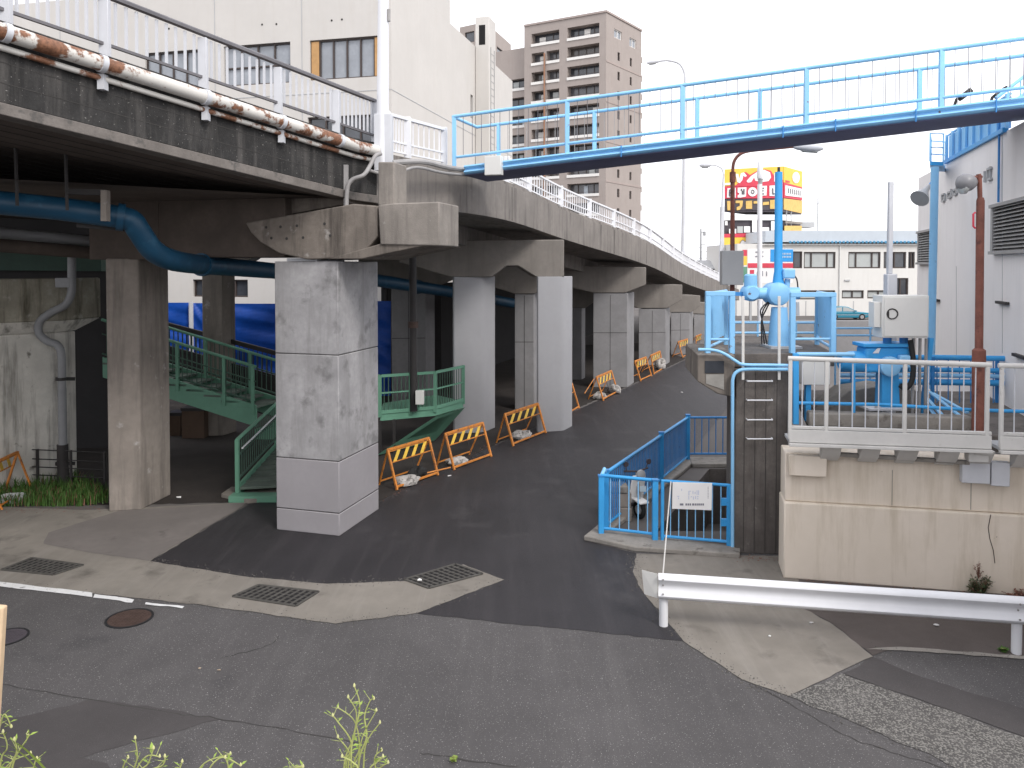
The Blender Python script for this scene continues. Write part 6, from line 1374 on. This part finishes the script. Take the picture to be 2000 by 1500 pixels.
weed([[(720, 1520), (735, 1490), (748, 1478)], [(730, 1520), (742, 1500), (758, 1490)], [(700, 1520), (690, 1490), (668, 1478)], [(735, 1520), (732, 1480), (745, 1466)]], 'low leafy weed at the right foot of the tall central weed')
weed([[(260, 1520), (268, 1480), (264, 1442)], [(262, 1520), (285, 1478), (312, 1478)], [(280, 1530), (318, 1494), (322, 1478)], [(245, 1530), (240, 1500), (250, 1480)], [(270, 1530), (290, 1490), (300, 1462)]], 'small sprig weed at the bottom edge, left of centre')
weed([[(380, 1530), (400, 1490), (450, 1473)], [(400, 1530), (430, 1480), (470, 1495)], [(350, 1520), (352, 1500), (356, 1488)], [(440, 1530), (446, 1500), (440, 1480)]], 'arching thin weed between the small sprig and the tall central weed')
weed([[(20, 1530), (30, 1480), (55, 1440), (54, 1434)], [(0, 1530), (20, 1490), (60, 1472)], [(0, 1500), (14, 1460), (6, 1430)], [(-20, 1480), (-6, 1440), (8, 1395), (22, 1420)], [(60, 1530), (68, 1490), (72, 1482)], [(10, 1530), (32, 1470), (28, 1445)]], 'tangled weed in the bottom left corner')
weed([[(588, 1520), (590, 1495)], [(560, 1530), (575, 1503), (592, 1498)]], 'tiny shoot at the bottom edge just left of the tall weed')
m = MB()
for pts, w in (([(110, 1530), (75, 1490), (45, 1462), (22, 1448)], .012), ([(95, 1530), (50, 1480), (15, 1455)], .009)):
    sp = spline([P(x, y, 2.8) for x, y in pts], 8); k = len(sp); l = [p + V((0, 0, w * (1 - (i / k) ** 2) * .9 + .001)) for i, p in enumerate(sp)]; r = [p - V((0, -.006, w * (1 - (i / k) ** 2) * .9 + .001)) for i, p in enumerate(sp)]
    o = len(m.v); m.add(l + r, [[i, i + 1, k + i + 1, k + i] for i in range(k - 1)])
tag(m.build('broad_grass', M_leaf), 'two broad light green grass blades in the bottom left corner', 'grass')
tag(MB().beam(P(-28, 1620, 2.7), P(-2, 1183, 2.7), .045, .03, (0, 1, 0)).build('wooden_stake', M_wood, bevel=.006), 'bleached wooden stake at the left edge of the foreground', 'stake')
# loose grit along the pavement edges
def grit(edges, n, spread, name, label):
    mb = MB(); R = random.Random(len(edges))
    for _ in range(n):
        a, b = R.choice(edges); p = a.lerp(b, R.random()) + V((R.gauss(0, spread), R.gauss(0, spread), .012)); s = R.uniform(.004, .012)
        k = [p + V((R.uniform(-s, s), R.uniform(-s, s), 0)) + V((s * math.cos(t), s * math.sin(t), 0)) for t in (0, 1.6, 3.1, 4.7)]
        mb.add(k + [p + V((0, 0, s * 1.2))], [[0, 1, 4], [1, 2, 4], [2, 3, 4], [3, 0, 4]])
    tag(mb.build(name, M_grit, smooth=False), label, 'grit', None, 'stuff')
E_ = lambda *q: [(G(*a), G(*b)) for a, b in zip(q, q[1:])]
grit(E_((0, 1139), (400, 1182), (655, 1218), (815, 1197), (985, 1132)) + E_((293, 1096), (480, 1126), (640, 1140), (788, 1135)) + E_((1243, 1081), (1236, 1116), (1252, 1150), (1335, 1252), (1450, 1327), (1540, 1359), (1850, 1490)) + E_((1550, 1130), (1990, 1164)) + E_((745, 985), (960, 872), (1120, 804)) + E_((1700, 1270), (2000, 1283)), 1900, .1, 'grit', 'loose grit and small stones along the pavement edges')
def litterleaf(edges, n):
    mb = MB(); R = random.Random(5)
    for _ in range(n):
        a, b = R.choice(edges); p = a.lerp(b, R.random()) + V((R.gauss(0, .09), R.gauss(0, .09), .018)); t = R.uniform(0, 6.28); s = R.uniform(.012, .03); d = V((math.cos(t), math.sin(t), R.uniform(-.1, .3))) * s; e = V((-math.sin(t), math.cos(t), R.uniform(0, .3))) * s * .45
        mb.add([p - d, p + e, p + d, p - e], [[0, 1, 2, 3]])
    tag(mb.build('fallen_leaves', M_dead, smooth=False), 'dry fallen leaves gathered at the foot of the walls', 'leaves', None, 'stuff')
litterleaf(E_((1540, 1133), (1990, 1163)) + E_((1435, 1088), (1530, 1096)) + E_((0, 1000), (200, 995)) + E_((745, 980), (960, 870)), 420)
def gpt2():
    p = gpt(); return p
tag(blades('dry_grass', gpt2, 500, .3, .01, M_dead), 'dry dead blades mixed in the grass by the abutment', 'grass', None, 'stuff')
# ================================================================== CAMERA, LIGHT
cam = bpy.data.cameras.new('Camera'); co = bpy.data.objects.new('Camera', cam); COL.objects.link(co)
co.location = (0, 0, H); co.rotation_euler = (math.pi / 2 - PIT, 0, 0); cam.sensor_width = 36; cam.lens = F / 2000 * 36
cam.shift_y = -(750 - Y0) / 2000; cam.clip_start = .1; cam.clip_end = 2000; SC.camera = co
w = bpy.data.worlds.new('World'); SC.world = w; w.use_nodes = True; nt = w.node_tree; bg = nt.nodes['Background']
sk = nt.nodes.new('ShaderNodeTexSky'); sk.sky_type = 'NISHITA'; sk.sun_disc = False
EL, AZ = rad(43), rad(143)                       # sun high, behind the camera to the right
sk.sun_elevation = EL; sk.sun_rotation = AZ; sk.dust_density = 4
mx = nt.nodes.new('ShaderNodeMix'); mx.data_type = 'RGBA'; mx.inputs[0].default_value = .86
nt.links.new(sk.outputs[0], mx.inputs[6]); mx.inputs[7].default_value = (11.4, 11.4, 11.9, 1)      # cloud cover
nt.links.new(mx.outputs[2], bg.inputs['Color']); bg.inputs['Strength'].default_value = .1
sd = bpy.data.lights.new('Sun', 'SUN'); sd.energy = 1.3; sd.angle = rad(16); sd.color = (1, .97, .93); so = bpy.data.objects.new('Sun', sd); COL.objects.link(so)
to = V((math.sin(AZ) * math.cos(EL), math.cos(AZ) * math.cos(EL), math.sin(EL))); so.rotation_euler = to.to_track_quat('Z', 'Y').to_euler(); so.location = (10, -10, 40)
SC.view_settings.view_transform = 'Standard'; SC.view_settings.look = 'None'; SC.view_settings.exposure = .68; SC.view_settings.gamma = 1
SC.cycles.max_bounces = 8; SC.cycles.use_denoising = True
